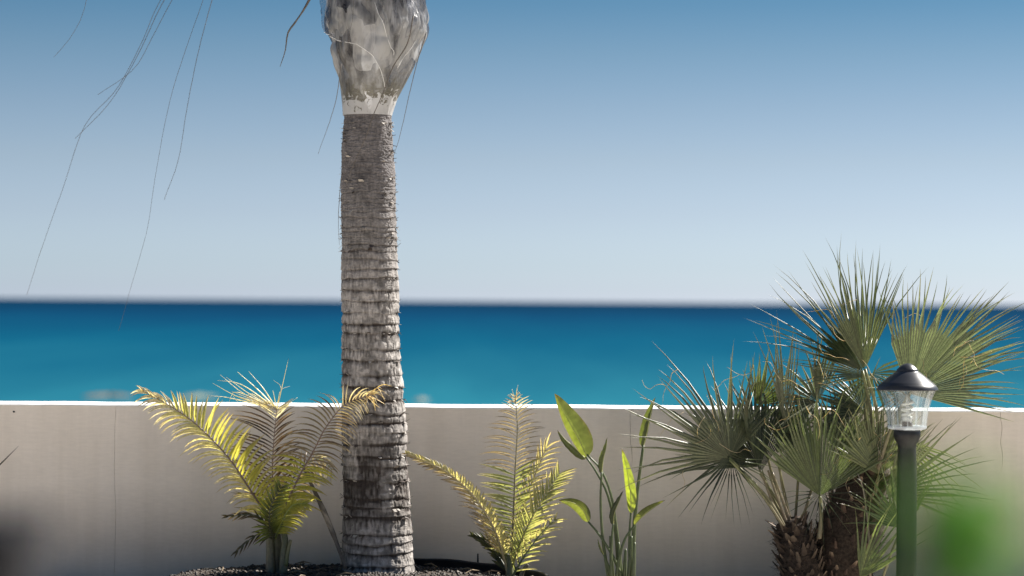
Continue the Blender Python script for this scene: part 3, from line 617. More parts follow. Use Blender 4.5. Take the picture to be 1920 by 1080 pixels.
p2 = thing('young_palm', 'young feather palm with one upright frond, between the tall trunk and the paddle-leaf plant', 'palm')
Y2 = 13.8
YEL = (0.27, 0.295, 0.12); GREEN = (0.10, 0.125, 0.055)
def colF(t_, sgn, r):
    if t_ > .90: return DRY, DRY, DRY, .6, 1.5
    if t_ > .58: return TAN, lerp(TAN, BROWN, .6 * r.random()), BROWN, .45, 2.2
    if t_ < .22: return GREEN, lerp(GREEN, YEL, .3), lerp(YEL, CREAM, r.random()), 1, .7
    return lerp(GREEN, YEL, .75), YEL, CREAM, 1.05, .8
g1 = feather(p2, [(956, 1085), (960, 1030), (963, 960, -.04), (966, 880, -.06), (970, 800, -.04), (966, 742, 0)], Y2, 44,
             ([0, .2, .5, .72, .9, 1], [30, 62, 66, 72, 38, 12]), ([0, .2, .5, .72, .9, 1], [30, 50, 62, 60, 40, 12]), ([0, .55, .8, 1], [72, 76, 62, 40]), ([0, .5, 1], [54, 62, 48]), 0.0145, colF, 201, 0.35, label='upright frond with yellow leaflets low down and bare dried ones above', rcol=(.10, .09, .04))
tuft(g1, (966, 752), [(960, 730), (969, 728), (976, 740, 972, 735), (952, 740, 958, 742), (948, 752), (982, 748, 975, 745), (978, 757), (950, 760, 955, 752), (971, 722)], Y2, (0.6, 0.56, 0.52), 0.0024, 7)
def colG(t_, sgn, r):
    if sgn > 0: return CREAM, lerp(CREAM, YEL, .5), TAN, 1.1, .4
    return lerp(TAN, YEL, .5), TAN, BROWN, .6, .8
g2 = feather(p2, [(952, 1075), (940, 1030, -.05), (925, 988, -.1), (890, 932, -.15), (840, 886, -.18), (800, 866, -.2), (764, 850, -.2)], Y2, 48,
             ([0, .2, .45, .8, 1], [30, 62, 48, 30, 12]), ([0, .3, .5, 1], [30, 24, 22, 10]), ([0, 1], [30, 20]), ([0, .5, 1], [50, 52, 30]), 0.016, colG, 202, 0.4, label='frond arching left to the trunk, leaflets folded up in a cream comb', rcol=(.36, .30, .17))
def colH(t_, sgn, r): return lerp(GREEN, YEL, .6), lerp(YEL, CREAM, .4 * r.random()), lerp(CREAM, TAN, r.random()), .85, .8
g3 = feather(p2, [(958, 1070), (975, 1020, -.04), (998, 970, -.08), (1024, 925, -.1), (1048, 890, -.1)], Y2, 26,
             ([0, .5, 1], [40, 50, 30]), ([0, .2, .6, 1], [40, 62, 56, 40]), ([0, 1], [40, 34]), ([0, 1], [40, 28]), 0.0155, colH, 203, 0.55, rcol=(.2, .2, .06))
g4 = feather(p2, [(960, 1060), (972, 990, .08), (992, 920, .1), (1012, 870, .1), (1024, 840, .08)], Y2 + .08, 20,
             ([0, .5, 1], [40, 52, 36]), ([0, .5, 1], [44, 58, 34]), ([0, 1], [34, 20]), ([0, 1], [52, 30]), 0.013, lambda a, b, r: (lerp(TAN, YEL, .6), lerp(CREAM, TAN, r.random()), TAN, .8, 1.1), 204, 0.7, rcol=(.25, .2, .08))
g5 = feather(p2, [(955, 1080), (938, 1048, .04), (916, 1022, .05), (888, 1004, .05)], Y2, 20,
             ([0, 1], [36, 12]), ([0, .5, 1], [40, 44, 12]), ([0, 1], [26, 20]), ([0, 1], [32, 20]), 0.016, lambda a, b, r: (DARK, lerp(DARK, GREEN, .5), lerp(GREEN, BROWN, r.random()), 1, .7), 205, 0.3, rcol=DARK)  # the shade on this low frond is put into its dark leaflet colours
g6 = feather(p2, [(958, 1085), (985, 1040, -.05), (1015, 1000, -.08), (1040, 975, -.1)], Y2 - .05, 10,
             ([0, 1], [40, 20]), ([0, .5, 1], [40, 52, 30]), ([0, 1], [40, 30]), ([0, 1], [40, 22]), 0.013, lambda a, b, r: (GREEN, lerp(YEL, CREAM, r.random()), CREAM, .9, .9), 206, 0.6, rcol=GREEN)
sheath(p2, [(956, 1110), (956, 1070), (955, 1040)], Y2, [0.030, 0.024, 0.012], (0.14, 0.13, 0.08), (0.10, 0.12, 0.05), seed=6)
sheath(p2, [(972, 1100), (980, 1072), (990, 1058)], Y2 - .05, [0.014, 0.012, 0.010], (0.12, 0.10, 0.07), (0.16, 0.14, 0.10), seed=7, name='cut_stem')

# ------------------------------------------------------------------ paddle-leaf plant
st = thing('bird_of_paradise_plant', 'upright plant with long stalked paddle leaves in front of the wall', 'plant')
YS = 13.85; SG = (0.13, 0.17, 0.05)
def paddle(pet, blade, wpx, c_top, c_edge, tilt=0.0, fold=0.25, offs=0.0, asym=(1, 1), label=None, r=0.008, rib=(0.35, 0.36, 0.13)):
    Y = YS + offs; n = 18; path = spline([P(x, y, Y) for x, y in pet], n); V, F = tube(path, np.linspace(r * 1.35, r * 0.7, n), 7)
    lf = obj('leaf', V, F, M['stem'], st, [lerp((0.10, 0.12, 0.05), (0.07, 0.10, 0.035), i) for i in np.repeat(np.linspace(0, 1, n), 7)])
    if label: lf['label'] = label
    bp = spline([P(x, y, Y + (q[0] if q else 0)) for x, y, *q in blade], 22); T = np.gradient(bp, axis=0); W_ = wpx / 2 / FPX * Y; V = []; cc = []; R = np.random.default_rng(int(wpx * 7 + blade[0][0]))
    nrm = unit((math.sin(tilt), -math.cos(tilt), 0.15)); m_ = 5
    for i in range(22):
        s = i / 21; w_ = W_ * (math.sin(math.pi * min(1, s ** 0.75 * 0.97 + 0.03))) ** 0.7 * (1 - 0.25 * s); w_ = max(w_, 0.0008)
        e = unit(np.cross(unit(T[i]), nrm)); f = unit(np.cross(e, unit(T[i])))
        for j in range(-m_, m_ + 1):
            q = j / m_; side = asym[0] if q < 0 else asym[1]
            wav = 0.0016 * math.sin(i * 1.7 + q * 3) * abs(q) + 0.0009 * math.sin(i * 3.14)
            V.append(bp[i] + e * w_ * q * side * math.cos(fold * abs(q)) - f * (w_ * abs(q) * math.sin(fold)) + f * wav)
            cl = lerp(c_top, c_edge, abs(q) ** 3) * (0.93 + 0.14 * ((i % 2))) * R.uniform(.95, 1.05)
            br = min(1, max(0, (s - 0.90) * 9)) + (0.6 if abs(q) > .9 and R.random() < .35 else 0); cl = lerp(cl, (0.16, 0.11, 0.06), min(1, br)); cc.append(cl)
    F = []; k = 2 * m_ + 1
    for i in range(21):
        for j in range(k - 1): F.append([i * k + j, i * k + j + 1, (i + 1) * k + j + 1, (i + 1) * k + j])
    obj('leaf_blade', V, F, M['broad'], lf, cc)
    V, F = tube(bp[:20] - np.array([0, 0.0015, 0]), np.linspace(0.0032, 0.0010, 20), 5); obj('midrib', V, F, M['stem'], lf, np.tile(rib, (len(V), 1)))
OL = (0.115, 0.135, 0.045); OD = (0.10, 0.12, 0.04); BY = (0.25, 0.30, 0.06)
paddle([(1166, 1090), (1158, 1010), (1146, 930), (1126, 880), (1100, 852)], [(1100, 856), (1084, 822), (1062, 782), (1040, 738)], 58, OL, (0.14, 0.15, 0.055), -0.35, 0.35, 0, (0.6, 1), 'largest paddle leaf, leaning left with its tip above the wall top')
paddle([(1160, 1090), (1154, 1000), (1140, 930), (1118, 885), (1098, 856)], [(1098, 860), (1080, 842), (1060, 824), (1045, 806)], 26, OD, OD, 0.7, 0.9, .03, (1, .4), 'dark folded leaf half hidden behind the largest one')
paddle([(1142, 1090), (1130, 1010), (1126, 940), (1128, 885)], [(1128, 888), (1131, 862), (1136, 842), (1139, 820)], 18, OL, OD, 0.8, 0.9, -.02)
paddle([(1183, 1090), (1180, 1030), (1181, 985), (1183, 962)], [(1183, 962), (1182, 925), (1175, 880), (1166, 842)], 25, BY, (0.27, 0.31, 0.08), -0.5, 0.3, -.05, (1, 1), 'bright yellow-green narrow leaf standing upright')
paddle([(1146, 1090), (1146, 1040), (1148, 1000), (1150, 982)], [(1150, 984), (1152, 962), (1160, 942), (1169, 920)], 20, (0.06, 0.075, 0.03), (0.05, 0.06, 0.03), 1.1, 1.1, -.08, (1, .7), 'small dark folded leaf in the middle of the plant')
paddle([(1155, 1090), (1160, 1050), (1172, 1010), (1190, 984)], [(1190, 984), (1206, 966), (1224, 952), (1247, 938)], 22, (0.22, 0.24, 0.07), (0.14, 0.14, 0.05), 0.4, 0.5, -.06, (1, .35), 'small leaf pointing out to the right')
paddle([(1168, 1090), (1150, 1045), (1125, 1005), (1103, 978)], [(1103, 978), (1092, 955), (1073, 942), (1048, 938)], 30, (0.15, 0.17, 0.055), OD, -0.3, 0.3, -.04, (1, .8), 'leaf bending out low on the left side of the plant')
paddle([(1184, 1095), (1187, 1020), (1194, 930), (1206, 835)], [(1206, 838), (1213, 810), (1219, 780), (1229, 745)], 30, OL, OD, 0.5, 0.5, .1, (1, .5), 'tall leaf partly hidden behind the fan palm', r=0.011)
paddle([(1148, 1090), (1140, 1060), (1132, 1040)], [(1132, 1040), (1128, 1030), (1124, 1020), (1121, 1010)], 8, OD, OD, 0.8, 0.8, -.05)
for k, (x0, x1) in enumerate([(1150, 1144), (1160, 1160), (1170, 1173), (1178, 1184), (1186, 1190)]):
    sheath(st, [(x0, 1100, -.02 * k), ((x0 + x1) / 2, 1060, -.02 * k), (x1, 1005 + 12 * (k % 3), -.02 * k)], YS, [0.014, 0.012, 0.006], (0.08, 0.09, 0.04), (0.09, 0.12, 0.05), seed=30 + k)

# ------------------------------------------------------------------ fan palms on the right
def fan(parent, hub, adeg, Rpx, spread, Y, seed, pet, split=0.5, n=34, cols=((0.075, 0.095, 0.04), (0.125, 0.14, 0.065)), yaw=0.0, pitch=0.0, droop=0.03, cup=0.15, tips=None, prad=0.006, rfun=None, label=None, jit=1.0, narrow=1.0):
    rnd = np.random.default_rng(seed); H = P(hub[0], hub[1], Y); a = math.radians(adeg)
    path = spline([P(x, y, Y + (q[0] if q else 0)) for x, y, *q in pet] + [H], 14); V, F = tube(path, np.linspace(prad * 1.5, prad, 14), 6, 0.6)
    fr = obj('frond', V, F, M['stem'], parent, [lerp((0.16, 0.13, 0.08), (0.16, 0.17, 0.06), i) for i in np.repeat(np.linspace(0, 1, 14), 6)])
    if label: fr['label'] = label
    ax = unit((math.cos(a) * math.cos(pitch), math.sin(pitch), math.sin(a) * math.cos(pitch)))
    nrm = unit((math.sin(yaw) * math.sin(a), -math.cos(yaw), -math.sin(yaw) * math.cos(a))); side = unit(np.cross(ax, nrm)); nrm = unit(np.cross(side, ax))
    sp = math.radians(spread)
    for k in range(n):
        ang = -sp / 2 + sp * k / (n - 1); u_ = (k / (n - 1)) * 2 - 1
        Rk = Rpx / FPX * Y * (rfun(u_) if rfun else (1 - 0.12 * u_ * u_)) * rnd.uniform(0.9, 1.04)
        V, F, cc = fan_segment(H, ax, side, nrm, Rk, ang, sp / (n - 1) * narrow, split, cols, rnd, droop, cup, tips, jit, np.array([0, 0, -0.25]) * rnd.random() + np.array([rnd.normal(0, .12), rnd.normal(0, .25), rnd.normal(0, .1)]))
        obj('leaf_segment', V, F, M['fan'], fr, cc)
    return fr
def shaggy(parent, pts, Y, radii, seed, n=110, col=((0.065, 0.047, 0.036), (0.165, 0.125, 0.09))):
    R = np.random.default_rng(seed); path = spline([P(x, y, Y) for x, y in pts], 24); rad_ = np.interp(np.linspace(0, 1, 24), np.linspace(0, 1, len(radii)), radii)
    V, F = tube(path, rad_, 20); V = np.array(V) + R.normal(0, 0.006, (len(V), 3)); obj('trunk', V, F, M['brown_fibre'], parent)
    for k in range(n):
        s = (k + R.random()) / n * 22; i = int(s); c_ = path[i] + (path[i + 1] - path[i]) * (s - i); T = unit(path[i + 1] - path[i]); a = k * 2.4 + R.normal(0, .2)
        e = unit(np.cross(T, (0, 1, 0))); f = np.cross(T, e); o = e * math.cos(a) + f * math.sin(a); tg = np.cross(T, o); rr_ = rad_[i]
        ln = R.uniform(0.05, 0.11); wd = R.uniform(0.012, 0.024); b0 = c_ + o * rr_ * 0.85; d = unit(T * R.uniform(0.7, 1.1) + o * R.uniform(0.35, 0.95)); tip = b0 + d * ln
        cc = lerp(col[0], col[1], R.random() ** 1.5); bl = R.uniform(0.15, 0.5); q = o * 0.006
        V = [b0 - tg * wd, b0 + q * 1.6, b0 + tg * wd, b0 - q, b0 + d * ln * .5 - tg * wd * .8, b0 + d * ln * .5 + q * 1.4, b0 + d * ln * .5 + tg * wd * .8, b0 + d * ln * .5 - q,
             tip - tg * wd * bl, tip + q * .6, tip + tg * wd * bl, tip - q * .6]
        F = []
        for lv in (0, 4):
            for j in range(4): j2 = (j + 1) % 4; F.append([lv + j, lv + j2, lv + 4 + j2, lv + 4 + j])
        F.append([8, 9, 10, 11])
        tipc = (0.34, 0.25, 0.17) if R.random() < .25 else cc * 1.2
        obj('leaf_base', V, F, M['stub'], parent, [cc * .7] * 4 + [cc] * 4 + [tipc] * 4, smooth=False)
    mb = MB()
    for k in range(420):   # loose hairs
        s = R.random() * 22; i = int(s); c_ = path[i]; T = unit(path[i + 1] - path[i]); a = R.random() * 6.28; e = unit(np.cross(T, (0, 1, 0))); f = np.cross(T, e); o = e * math.cos(a) + f * math.sin(a)
        b0 = c_ + o * rad_[i]; d = unit(o + T * R.normal(0.4, .6) + R.normal(0, .4, 3)); V, F = tube([b0, b0 + d * .03, b0 + d * .05 + R.normal(0, .012, 3)], [0.0012, 0.0009, 0.0004], 3); mb.add(V, F, lerp(col[0], col[1], R.random()))
    stuff(mb.build('trunk_hair', M['stub'], parent))

f1 = thing('fan_palm', 'fan palm on a short brown shaggy trunk, its widest fan spread to the left', 'fan palm', 'fan palms behind the lamp post')
YF = 13.9
shaggy(f1, [(1512, 1120), (1502, 1060), (1490, 1010), (1478, 975)], YF, [0.135, 0.125, 0.11, 0.07], 301, 100)
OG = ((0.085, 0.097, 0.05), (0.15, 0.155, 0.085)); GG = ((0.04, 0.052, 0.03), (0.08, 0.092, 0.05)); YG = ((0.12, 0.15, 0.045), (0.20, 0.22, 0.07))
fan(f1, (1368, 858), 120, 248, 150, YF - .15, 311, [(1478, 1000, .1), (1440, 935, .05)], 0.33, 30, OG, 0.35, 0.05, 0.05, 0.10, label='large grey-green fan spread left, its points reaching past the wall top', prad=.0065, rfun=lambda u: 1 - 0.28 * max(0, u) ** 2 - .10 * max(0, -u) ** 2)
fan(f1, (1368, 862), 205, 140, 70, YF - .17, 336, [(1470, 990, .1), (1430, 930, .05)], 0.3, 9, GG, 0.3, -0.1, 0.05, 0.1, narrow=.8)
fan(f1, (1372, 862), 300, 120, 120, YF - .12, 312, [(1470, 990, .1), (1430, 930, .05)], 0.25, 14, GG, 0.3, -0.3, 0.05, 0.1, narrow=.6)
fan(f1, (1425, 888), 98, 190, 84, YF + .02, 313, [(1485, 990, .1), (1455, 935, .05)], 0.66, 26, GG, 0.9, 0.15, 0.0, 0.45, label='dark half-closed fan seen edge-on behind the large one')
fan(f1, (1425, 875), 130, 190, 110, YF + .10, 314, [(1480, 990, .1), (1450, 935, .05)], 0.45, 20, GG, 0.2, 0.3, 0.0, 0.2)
fan(f1, (1472, 800), 93, 215, 32, YF + .03, 315, [(1486, 985, .05), (1463, 890, .05)], 0.45, 11, OG, 0.5, 0.0, 0.0, 0.3, label='narrow upright half-opened fan', prad=.004)
fan(f1, (1537, 930), 90, 205, 118, YF - .12, 316, [(1536, 1010, .0), (1540, 965, 0)], 0.55, 34, ((0.075, 0.095, 0.04), (0.13, 0.16, 0.055)), 0.25, 0.1, 0.0, 0.3, label='upright fan low in the middle of the clump', prad=.009)
fan(f1, (1537, 925), 268, 100, 200, YF - .10, 317, [(1534, 1010, .0), (1540, 965, 0)], 0.2, 14, GG, 0.25, -0.4, 0.0, 0.2, narrow=.5)
fan(f1, (1530, 752), 165, 105, 170, YF + .2, 318, [(1500, 990, .05), (1535, 860, .05)], 0.35, 13, OG, 0.5, 0.2, 0.05, 0.3)
fan(f1, (1532, 756), 82, 150, 44, YF + .18, 332, [(1500, 990, .05), (1535, 860, .05)], 0.5, 11, OG, 0.5, 0.1, 0.0, 0.3)
fan(f1, (1420, 760), 65, 110, 100, YF + .15, 319, [(1475, 990, .1), (1440, 860, .1)], 0.4, 15, YG, 0.3, 0.1, 0.0, 0.2)
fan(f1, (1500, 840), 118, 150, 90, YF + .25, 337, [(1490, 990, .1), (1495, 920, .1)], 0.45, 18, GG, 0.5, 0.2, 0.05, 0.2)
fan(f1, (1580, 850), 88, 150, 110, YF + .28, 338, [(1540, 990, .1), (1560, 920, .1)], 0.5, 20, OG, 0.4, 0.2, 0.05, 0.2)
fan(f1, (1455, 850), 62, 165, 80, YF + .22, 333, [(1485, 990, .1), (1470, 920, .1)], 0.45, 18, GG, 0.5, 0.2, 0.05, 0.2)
for k, (x0, x1, yt) in enumerate([(1462, 1425, 880), (1472, 1440, 882), (1480, 1448, 885)]):
    sheath(f1, [(x0 + 10, 1000), ((x0 + x1) / 2 + 4, 940), (x1, yt)], YF + .02 * k - .05, [0.010, 0.008, 0.006], (0.15, 0.11, 0.08), (0.20, 0.17, 0.09), seed=50 + k, name='petiole')

f2 = thing('fan_palm', 'taller fan palm with a thick dark leaning trunk, its fans above the horizon', 'fan palm', 'fan palms behind the lamp post')
YG_ = 14.05
shaggy(f2, [(1566, 1130), (1578, 1050), (1605, 960), (1628, 895), (1640, 868)], YG_, [0.19, 0.20, 0.19, 0.15, 0.09], 302, 150, ((0.035, 0.024, 0.02), (0.12, 0.08, 0.06)))
fan(f2, (1617, 695), 116, 275, 100, YG_ - .1, 321, [(1636, 880, 0), (1634, 780, 0)], 0.28, 26, ((0.05, 0.065, 0.03), (0.10, 0.115, 0.05)), 0.3, 0.15, 0.0, 0.2, label='big upright fan whose points stand against the sky', prad=.008)
fan(f2, (1622, 692), 98, 236, 62, YG_ - .2, 334, [(1640, 880, 0), (1645, 780, 0)], 0.42, 22, ((0.09, 0.11, 0.045), (0.15, 0.165, 0.07)), 0.3, 0.05, 0.0, 0.3, prad=.008)
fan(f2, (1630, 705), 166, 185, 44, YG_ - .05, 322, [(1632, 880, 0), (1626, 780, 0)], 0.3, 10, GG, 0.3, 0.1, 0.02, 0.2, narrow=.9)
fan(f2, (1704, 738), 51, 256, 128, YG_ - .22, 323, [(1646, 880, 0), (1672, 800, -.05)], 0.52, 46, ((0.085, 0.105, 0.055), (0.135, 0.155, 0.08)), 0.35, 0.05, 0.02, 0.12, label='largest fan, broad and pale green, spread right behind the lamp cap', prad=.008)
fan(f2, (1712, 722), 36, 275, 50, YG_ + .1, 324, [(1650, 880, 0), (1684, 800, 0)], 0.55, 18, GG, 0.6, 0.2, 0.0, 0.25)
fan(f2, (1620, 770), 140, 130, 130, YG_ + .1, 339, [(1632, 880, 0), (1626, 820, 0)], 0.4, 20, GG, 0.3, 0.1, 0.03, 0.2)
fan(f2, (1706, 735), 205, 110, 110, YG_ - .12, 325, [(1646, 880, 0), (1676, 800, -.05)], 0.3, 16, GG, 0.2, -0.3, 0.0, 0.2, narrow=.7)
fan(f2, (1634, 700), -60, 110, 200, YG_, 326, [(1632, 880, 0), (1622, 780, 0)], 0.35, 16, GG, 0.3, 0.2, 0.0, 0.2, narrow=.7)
fan(f2, (1648, 890), 95, 150, 120, YG_ - .22, 327, [(1640, 930, .1), (1645, 905, 0)], 0.55, 30, ((0.09, 0.11, 0.05), (0.17, 0.19, 0.075)), 0.3, 0.0, 0.0, 0.25, prad=.007)
fan(f2, (1660, 930), 35, 225, 95, YG_ - .15, 328, [(1640, 960, .1), (1650, 945, 0)], 0.35, 22, OG, 0.35, 0.0, 0.05, 0.2, label='fan spread right, behind the lamp post and the blurred green leaves')
fan(f2, (1690, 830), -35, 170, 60, YG_ - .10, 329, [(1650, 890, .1), (1670, 860, 0)], 0.3, 10, YG, 0.3, 0.0, 0.05, 0.2, narrow=.7)
fan(f2, (1690, 990), 110, 150, 120, YG_ - .32, 330, [(1650, 1100, .1), (1670, 1040, 0)], 0.35, 18, ((0.06, 0.09, 0.035), (0.12, 0.15, 0.05)), 0.3, 0.0, 0.0, 0.2)
fan(f2, (1612, 1085), 62, 190, 70, YG_ - .42, 331, [(1600, 1130, .1), (1606, 1110, 0)], 0.3, 12, ((0.08, 0.11, 0.04), (0.15, 0.18, 0.06)), 0.3, 0.0, 0.0, 0.2)
sheath(f2, [(1632, 1090, -.35), (1628, 990, -.33), (1618, 915, -.3), (1608, 888, -.28)], YG_, [0.005, 0.005, 0.004, 0.003], (0.20, 0.17, 0.10), (0.34, 0.28, 0.2), seed=61, name='petiole')

# pale curly fibres that split off the fan leaves
R = np.random.default_rng(99)
for par, Yc, boxes in ((f1, YF - .2, [(1240, 1400, 680, 860), (1400, 1560, 660, 900)]), (f2, YG_ - .25, [(1520, 1680, 560, 720), (1680, 1860, 620, 760), (1560, 1680, 760, 900)])):
    for (xa, xb, ya, yb) in boxes:
        for k in range(9):
            x, y = R.uniform(xa, xb), R.uniform(ya, yb); a = R.uniform(0, 6.28); pts_ = [P(x, y, Yc + R.normal(0, .08))]
            for q in range(5): a += R.normal(0, .55); x += 13 * math.cos(a); y += 13 * math.sin(a) + 2; pts_.append(P(x, y, Yc + R.normal(0, .02)))
            V, F = tube(spline(pts_, 14), np.linspace(0.0017, 0.0008, 14), 4); obj('leaf_thread', V, F, M['leaflet'], par, np.tile(lerp(DRY, TAN, R.random()), (len(V), 1)))

# ------------------------------------------------------------------ lamp post
lamp = thing('lamp_post', 'black garden lamp post with a fluted clear glass shade and conical cap', 'lamp')
YL = 13.3; K = YL / FPX; c = P(1701, 760, YL)
def Z(y): return c[2] - (y - 760) * K
def prof(pts): return [(r * K, Z(y)) for r, y in pts]
V, F = lathe(prof([(17, 840), (18.5, 900), (19, 1100)]) + [(19.5 * K, 0.12), (0.085, 0.10), (0.09, 0.03), (0.09, -0.02)], c[0], c[1], 32); obj('post', V, F, M['post_paint'], lamp)
V, F = lathe(prof([(0.1, 804.5), (22, 804.5), (25, 807), (25, 818), (22, 826), (18, 832), (17, 840), (16.9, 852)]), c[0], c[1], 40); obj('collar', V, F, M['post_paint'], lamp)
V, F = lathe(prof([(0.1, 681), (6, 682), (13, 686), (19, 692), (20.5, 694), (20, 696), (23, 697.5), (34, 706), (46, 716), (50, 719), (51, 720.5), (53, 721.5), (55, 725), (57.5, 729.5), (57.5, 731), (55, 731.2), (50, 729), (0.1, 727)]), c[0], c[1], 64); cap = obj('cap', V, F, M['black_paint'], lamp)
t = NT('lamp_glass'); lw = t.n('ShaderNodeLayerWeight', Blend=0.35); tp = t.n('ShaderNodeBsdfTransparent'); tp.inputs[0].default_value = (.93, .95, .95, 1); gl = t.n('ShaderNodeBsdfGlossy', Roughness=0.06)
df = t.n('ShaderNodeBsdfTranslucent'); df.inputs[0].default_value = (.8, .84, .86, 1)
rp = t.ramp(lw.outputs['Facing'], [(0.0, (0.06, 0.06, 0.06)), (0.6, (0.30, 0.30, 0.30)), (1.0, (0.95, 0.95, 0.95))])
m0 = t.n('ShaderNodeMixShader'); m0.inputs[0].default_value = 0.35; t.l(gl.outputs[0], m0.inputs[1]); t.l(df.outputs[0], m0.inputs[2])
m1 = t.n('ShaderNodeMixShader'); t.l(rp, m1.inputs[0]); t.l(tp.outputs[0], m1.inputs[1]); t.l(m0.outputs[0], m1.inputs[2]); t.l(m1.outputs[0], t.out.inputs[0]); M['glass'] = t.m
t = NT('frosted_glass_edge'); a_ = t.n('ShaderNodeBsdfTranslucent'); a_.inputs[0].default_value = (.8, .84, .88, 1); b_ = t.n('ShaderNodeBsdfPrincipled', Roughness=0.12); b_.inputs['Base Color'].default_value = (.7, .74, .78, 1)
tq = t.n('ShaderNodeBsdfTransparent'); m0 = t.n('ShaderNodeMixShader'); m0.inputs[0].default_value = .5; t.l(a_.outputs[0], m0.inputs[1]); t.l(b_.outputs[0], m0.inputs[2]); m1 = t.n('ShaderNodeMixShader'); m1.inputs[0].default_value = .65
t.l(tq.outputs[0], m1.inputs[1]); t.l(m0.outputs[0], m1.inputs[2]); t.l(m1.outputs[0], t.out.inputs[0]); M['rib'] = t.m
outer = [(52, 731), (50, 735), (44, 748), (39.5, 765), (37, 782), (35.5, 795), (35, 801), (30, 804), (24, 804.3)]
V, F = lathe(prof(outer), c[0], c[1], 96, 12, 0.05); obj('glass_shade', V, F, M['glass'], lamp)
V, F = lathe(prof([(r - 2.2, y) for r, y in outer[:-2]] + [(28, 801)]), c[0], c[1], 96, 12, 0.05); obj('glass_shade', V, F, M['glass'], lamp)
for k in range(12):
    a = 2 * math.pi * (k + .5) / 12 + .13; V, F = tube([(c[0] + (r - .2) * K * .955 * math.cos(a), c[1] + (r - .2) * K * .955 * math.sin(a), Z(y)) for r, y in outer[:-2]], [0.0016] * 7, 5); obj('glass_rib', V, F, M['rib'], lamp)
V, F = lathe(prof([(35.5, 798), (36.5, 800), (36, 803), (32, 805), (24, 805.2)]), c[0], c[1], 64); obj('glass_rim', V, F, M['rib'], lamp)
V, F = lathe(prof([(0.1, 790), (9, 790), (10, 795), (10, 803), (0.1, 803)]), c[0], c[1], 24); obj('lamp_holder', V, F, M['black_paint'], lamp)
pth = [(c[0] + 9.5 * K * math.cos(a), c[1] + 9.5 * K * math.sin(a), Z(783 - 1.55 * a)) for a in np.linspace(0, 6.28 * 3.1, 70)]
V, F = tube(pth, [2.5 * K] * 70, 7); bulb = obj('bulb', V, F, M['white_plastic'], lamp)
V, F = lathe(prof([(0.1, 781), (8.5, 781), (9.5, 784), (8.5, 791), (0.1, 791)]), c[0], c[1], 24); obj('bulb_base', V, F, M['white_plastic'], bulb)

# ------------------------------------------------------------------ bed edging, stake, soil lumps
V = []; F = []; A = np.radians(np.linspace(-30, 76, 90)); R = np.random.default_rng(8)
for i, a in enumerate(A):
    cx, cy = BED[0] + math.cos(a) * BR, BED[1] + math.sin(a) * BR; wv = 0.003 * math.sin(i * .35); d = (math.cos(a), math.sin(a))
    for (dr, z) in [(0.006, -0.02), (0.006, 0.160), (0.012, 0.167), (0.010, 0.174), (-0.006, 0.174), (-0.008, 0.166), (-0.003, 0.158), (-0.003, -0.02)]: V.append((cx + d[0] * (dr + wv), cy + d[1] * (dr + wv), z + wv))
for i in range(89):
    for j in range(7): F.append([i * 8 + j, i * 8 + j + 1, (i + 1) * 8 + j + 1, (i + 1) * 8 + j])
tag(obj('bed_edging', V, F, M['black_plastic']), 'curved black plastic strip edging the planting bed at the wall foot', 'edging')
a = P(896, 1038, 14.2); V, F = tube([a + np.array([0.001, 0, -.16]), a + np.array([0, 0, -.05]), a], [0.0055, 0.006, 0.005], 7)
tag(obj('stake', V, F, M['black_plastic']), 'short thin black stake standing by the curved edging strip', 'stake')
mb = MB(); R = np.random.default_rng(12)
def pebble(mb, x, y, z, s, col):
    q = R.normal(0, 1, (6, 3)) * 0.12; b = np.array([(1, 0, 0), (-1, 0, 0), (0, 1, 0), (0, -1, 0), (0, 0, 1), (0, 0, -1)]) + q
    mb.add(b * s * np.array([1, 1, .7]) + (x, y, z), [[0, 2, 4], [2, 1, 4], [1, 3, 4], [3, 0, 4], [2, 0, 5], [1, 2, 5], [3, 1, 5], [0, 3, 5]], col)
for k in range(9000):
    x = R.uniform(-2.9, 0.2); y = R.uniform(12.6, 14.49); d = math.hypot(x - BED[0], y - BED[1])
    if d > BR + (0.35 if x < BED[0] else -0.02): continue
    s = R.uniform(0.003, 0.013) * (1.4 if R.random() < .1 else 1); pebble(mb, x, y, ground_z(x, y) + s * .3, s, lerp((0.03, 0.025, 0.02), (0.16, 0.14, 0.12), R.random() ** 2))
for k in range(60):   # shed leaflets lying on the soil
    a = R.random() * 6.28; q = R.random() ** .5 * 1.05; x = BED[0] + q * math.cos(a); y = BED[1] + q * math.sin(a); b = R.random() * 6.28; d = np.array([math.cos(b), math.sin(b), .06]); z = ground_z(x, y) + .012
    V, F = tube([np.array([x, y, z]), np.array([x, y, z + .012]) + d * .05, np.array([x, y, z]) + d * .11], [.003, .005, .001], 4, .4); mb.add(V, F, lerp((0.35, 0.27, 0.17), (0.14, 0.10, 0.07), R.random()))
o = stuff(mb.build('soil_lumps', M['stub'], None, smooth=False)); o['label'] = 'loose dark soil and small stones in the planting bed'; o['category'] = 'soil'

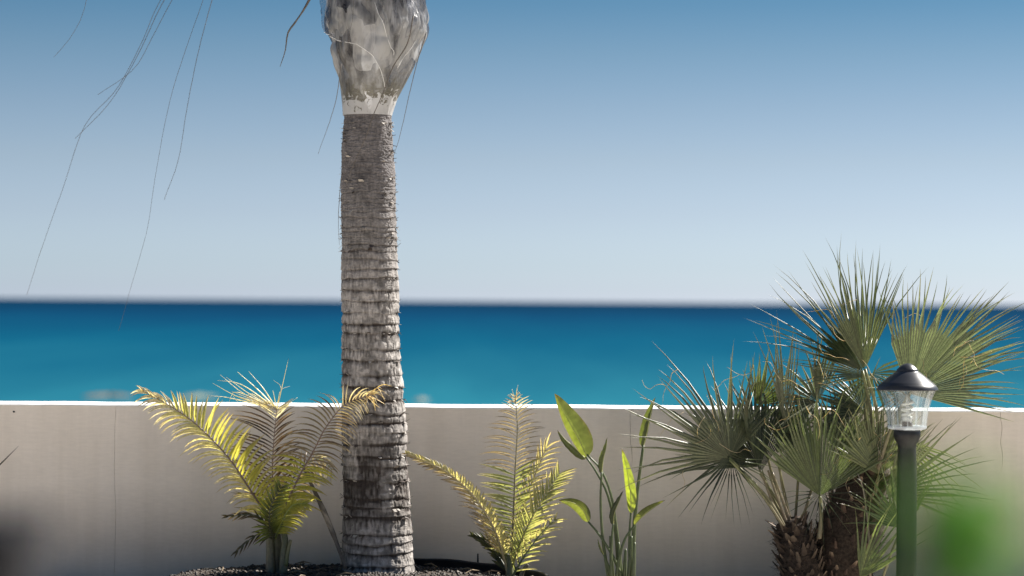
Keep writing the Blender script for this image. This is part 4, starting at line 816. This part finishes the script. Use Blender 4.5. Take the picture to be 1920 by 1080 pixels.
# ------------------------------------------------------------------ leaf tip entering at the left edge
o = thing('spiky_plant', 'dark pointed leaf tip of a plant reaching in at the left edge', 'plant')
for k, (bx, by, tx, ty, w_) in enumerate([(-120, 1000, 35, 836, 9), (-140, 980, -6, 800, 9), (-150, 1010, -60, 760, 9), (-170, 1000, -210, 770, 9), (-120, 1020, -10, 940, 9)]):
    p = spline([P(-150, 1150, 13.6), P(bx, by, 13.6), P(tx, ty, 13.6)], 12); V, F = tube(p, np.interp(np.linspace(0, 1, 12), [0, .6, 1], [w_ / 333 / 2, w_ / 333 / 2, 0.0006]), 6, .3); obj('leaf', V, F, M['stem'], o, np.tile((0.05, 0.04, 0.025), (len(V), 1)))
V, F = tube([P(-150, 1230, 13.6), P(-150, 1140, 13.6)], [.04, .03], 8); obj('stem', V, F, M['stem'], o, np.tile((0.05, 0.04, 0.025), (len(V), 1)))

# ------------------------------------------------------------------ out-of-focus foreground
sh = thing('leafy_shrub', 'bright green leafy shrub close to the camera, blurred at the lower right', 'shrub')
YB = 1.7; R = np.random.default_rng(77); topp = P(1800, 915, YB)
pth = spline([(topp[0] + .02, YB, 0.0), (topp[0] + .03, YB + .02, 0.8), topp], 20); V, F = tube(pth, np.linspace(0.009, 0.003, 20), 7); obj('stem', V, F, M['stem'], sh, np.tile((0.10, 0.09, 0.05), (len(V), 1)))
for k in range(230):
    if k < 170: x, y = 1752 + abs(R.normal(0, 55)), R.uniform(915, 1130); b = P(x, y, YB + R.normal(0, .02))
    else: s = R.uniform(.25, .88); b = pth[int(s * 19)] + R.normal(0, .02, 3)
    a = R.random() * 6.28; d = unit((math.cos(a), math.sin(a) * .7, R.uniform(-.3, .8))); ln = R.uniform(.020, .030)
    nn = unit(np.cross(d, R.normal(0, 1, 3))); yl = R.random() ** 2; g0 = lerp((0.024, 0.12, 0.03), (0.085, 0.165, 0.025), yl)
    V, F, cc = leaflet(b, d, nn, ln, .017, .3, g0, g0, g0, R); obj('leaf', V, F, M['broad'], sh, cc)
kp = 2.2; px0 = P(42, 985, kp)
post = thing('dark_post', 'black post with a flat cap close to the camera, blurred in the bottom left corner', 'post')
x1 = px0[0]; x0 = x1 - .15; zt = px0[2]
obj('post_shaft', *box(x0 + .008, x1 - .008, kp, kp + .13, 0, zt - .03), M['matt_black'], post, smooth=False)
obj('post_cap', *box(x0, x1, kp - .01, kp + .14, zt - .03, zt), M['matt_black'], post, smooth=False)
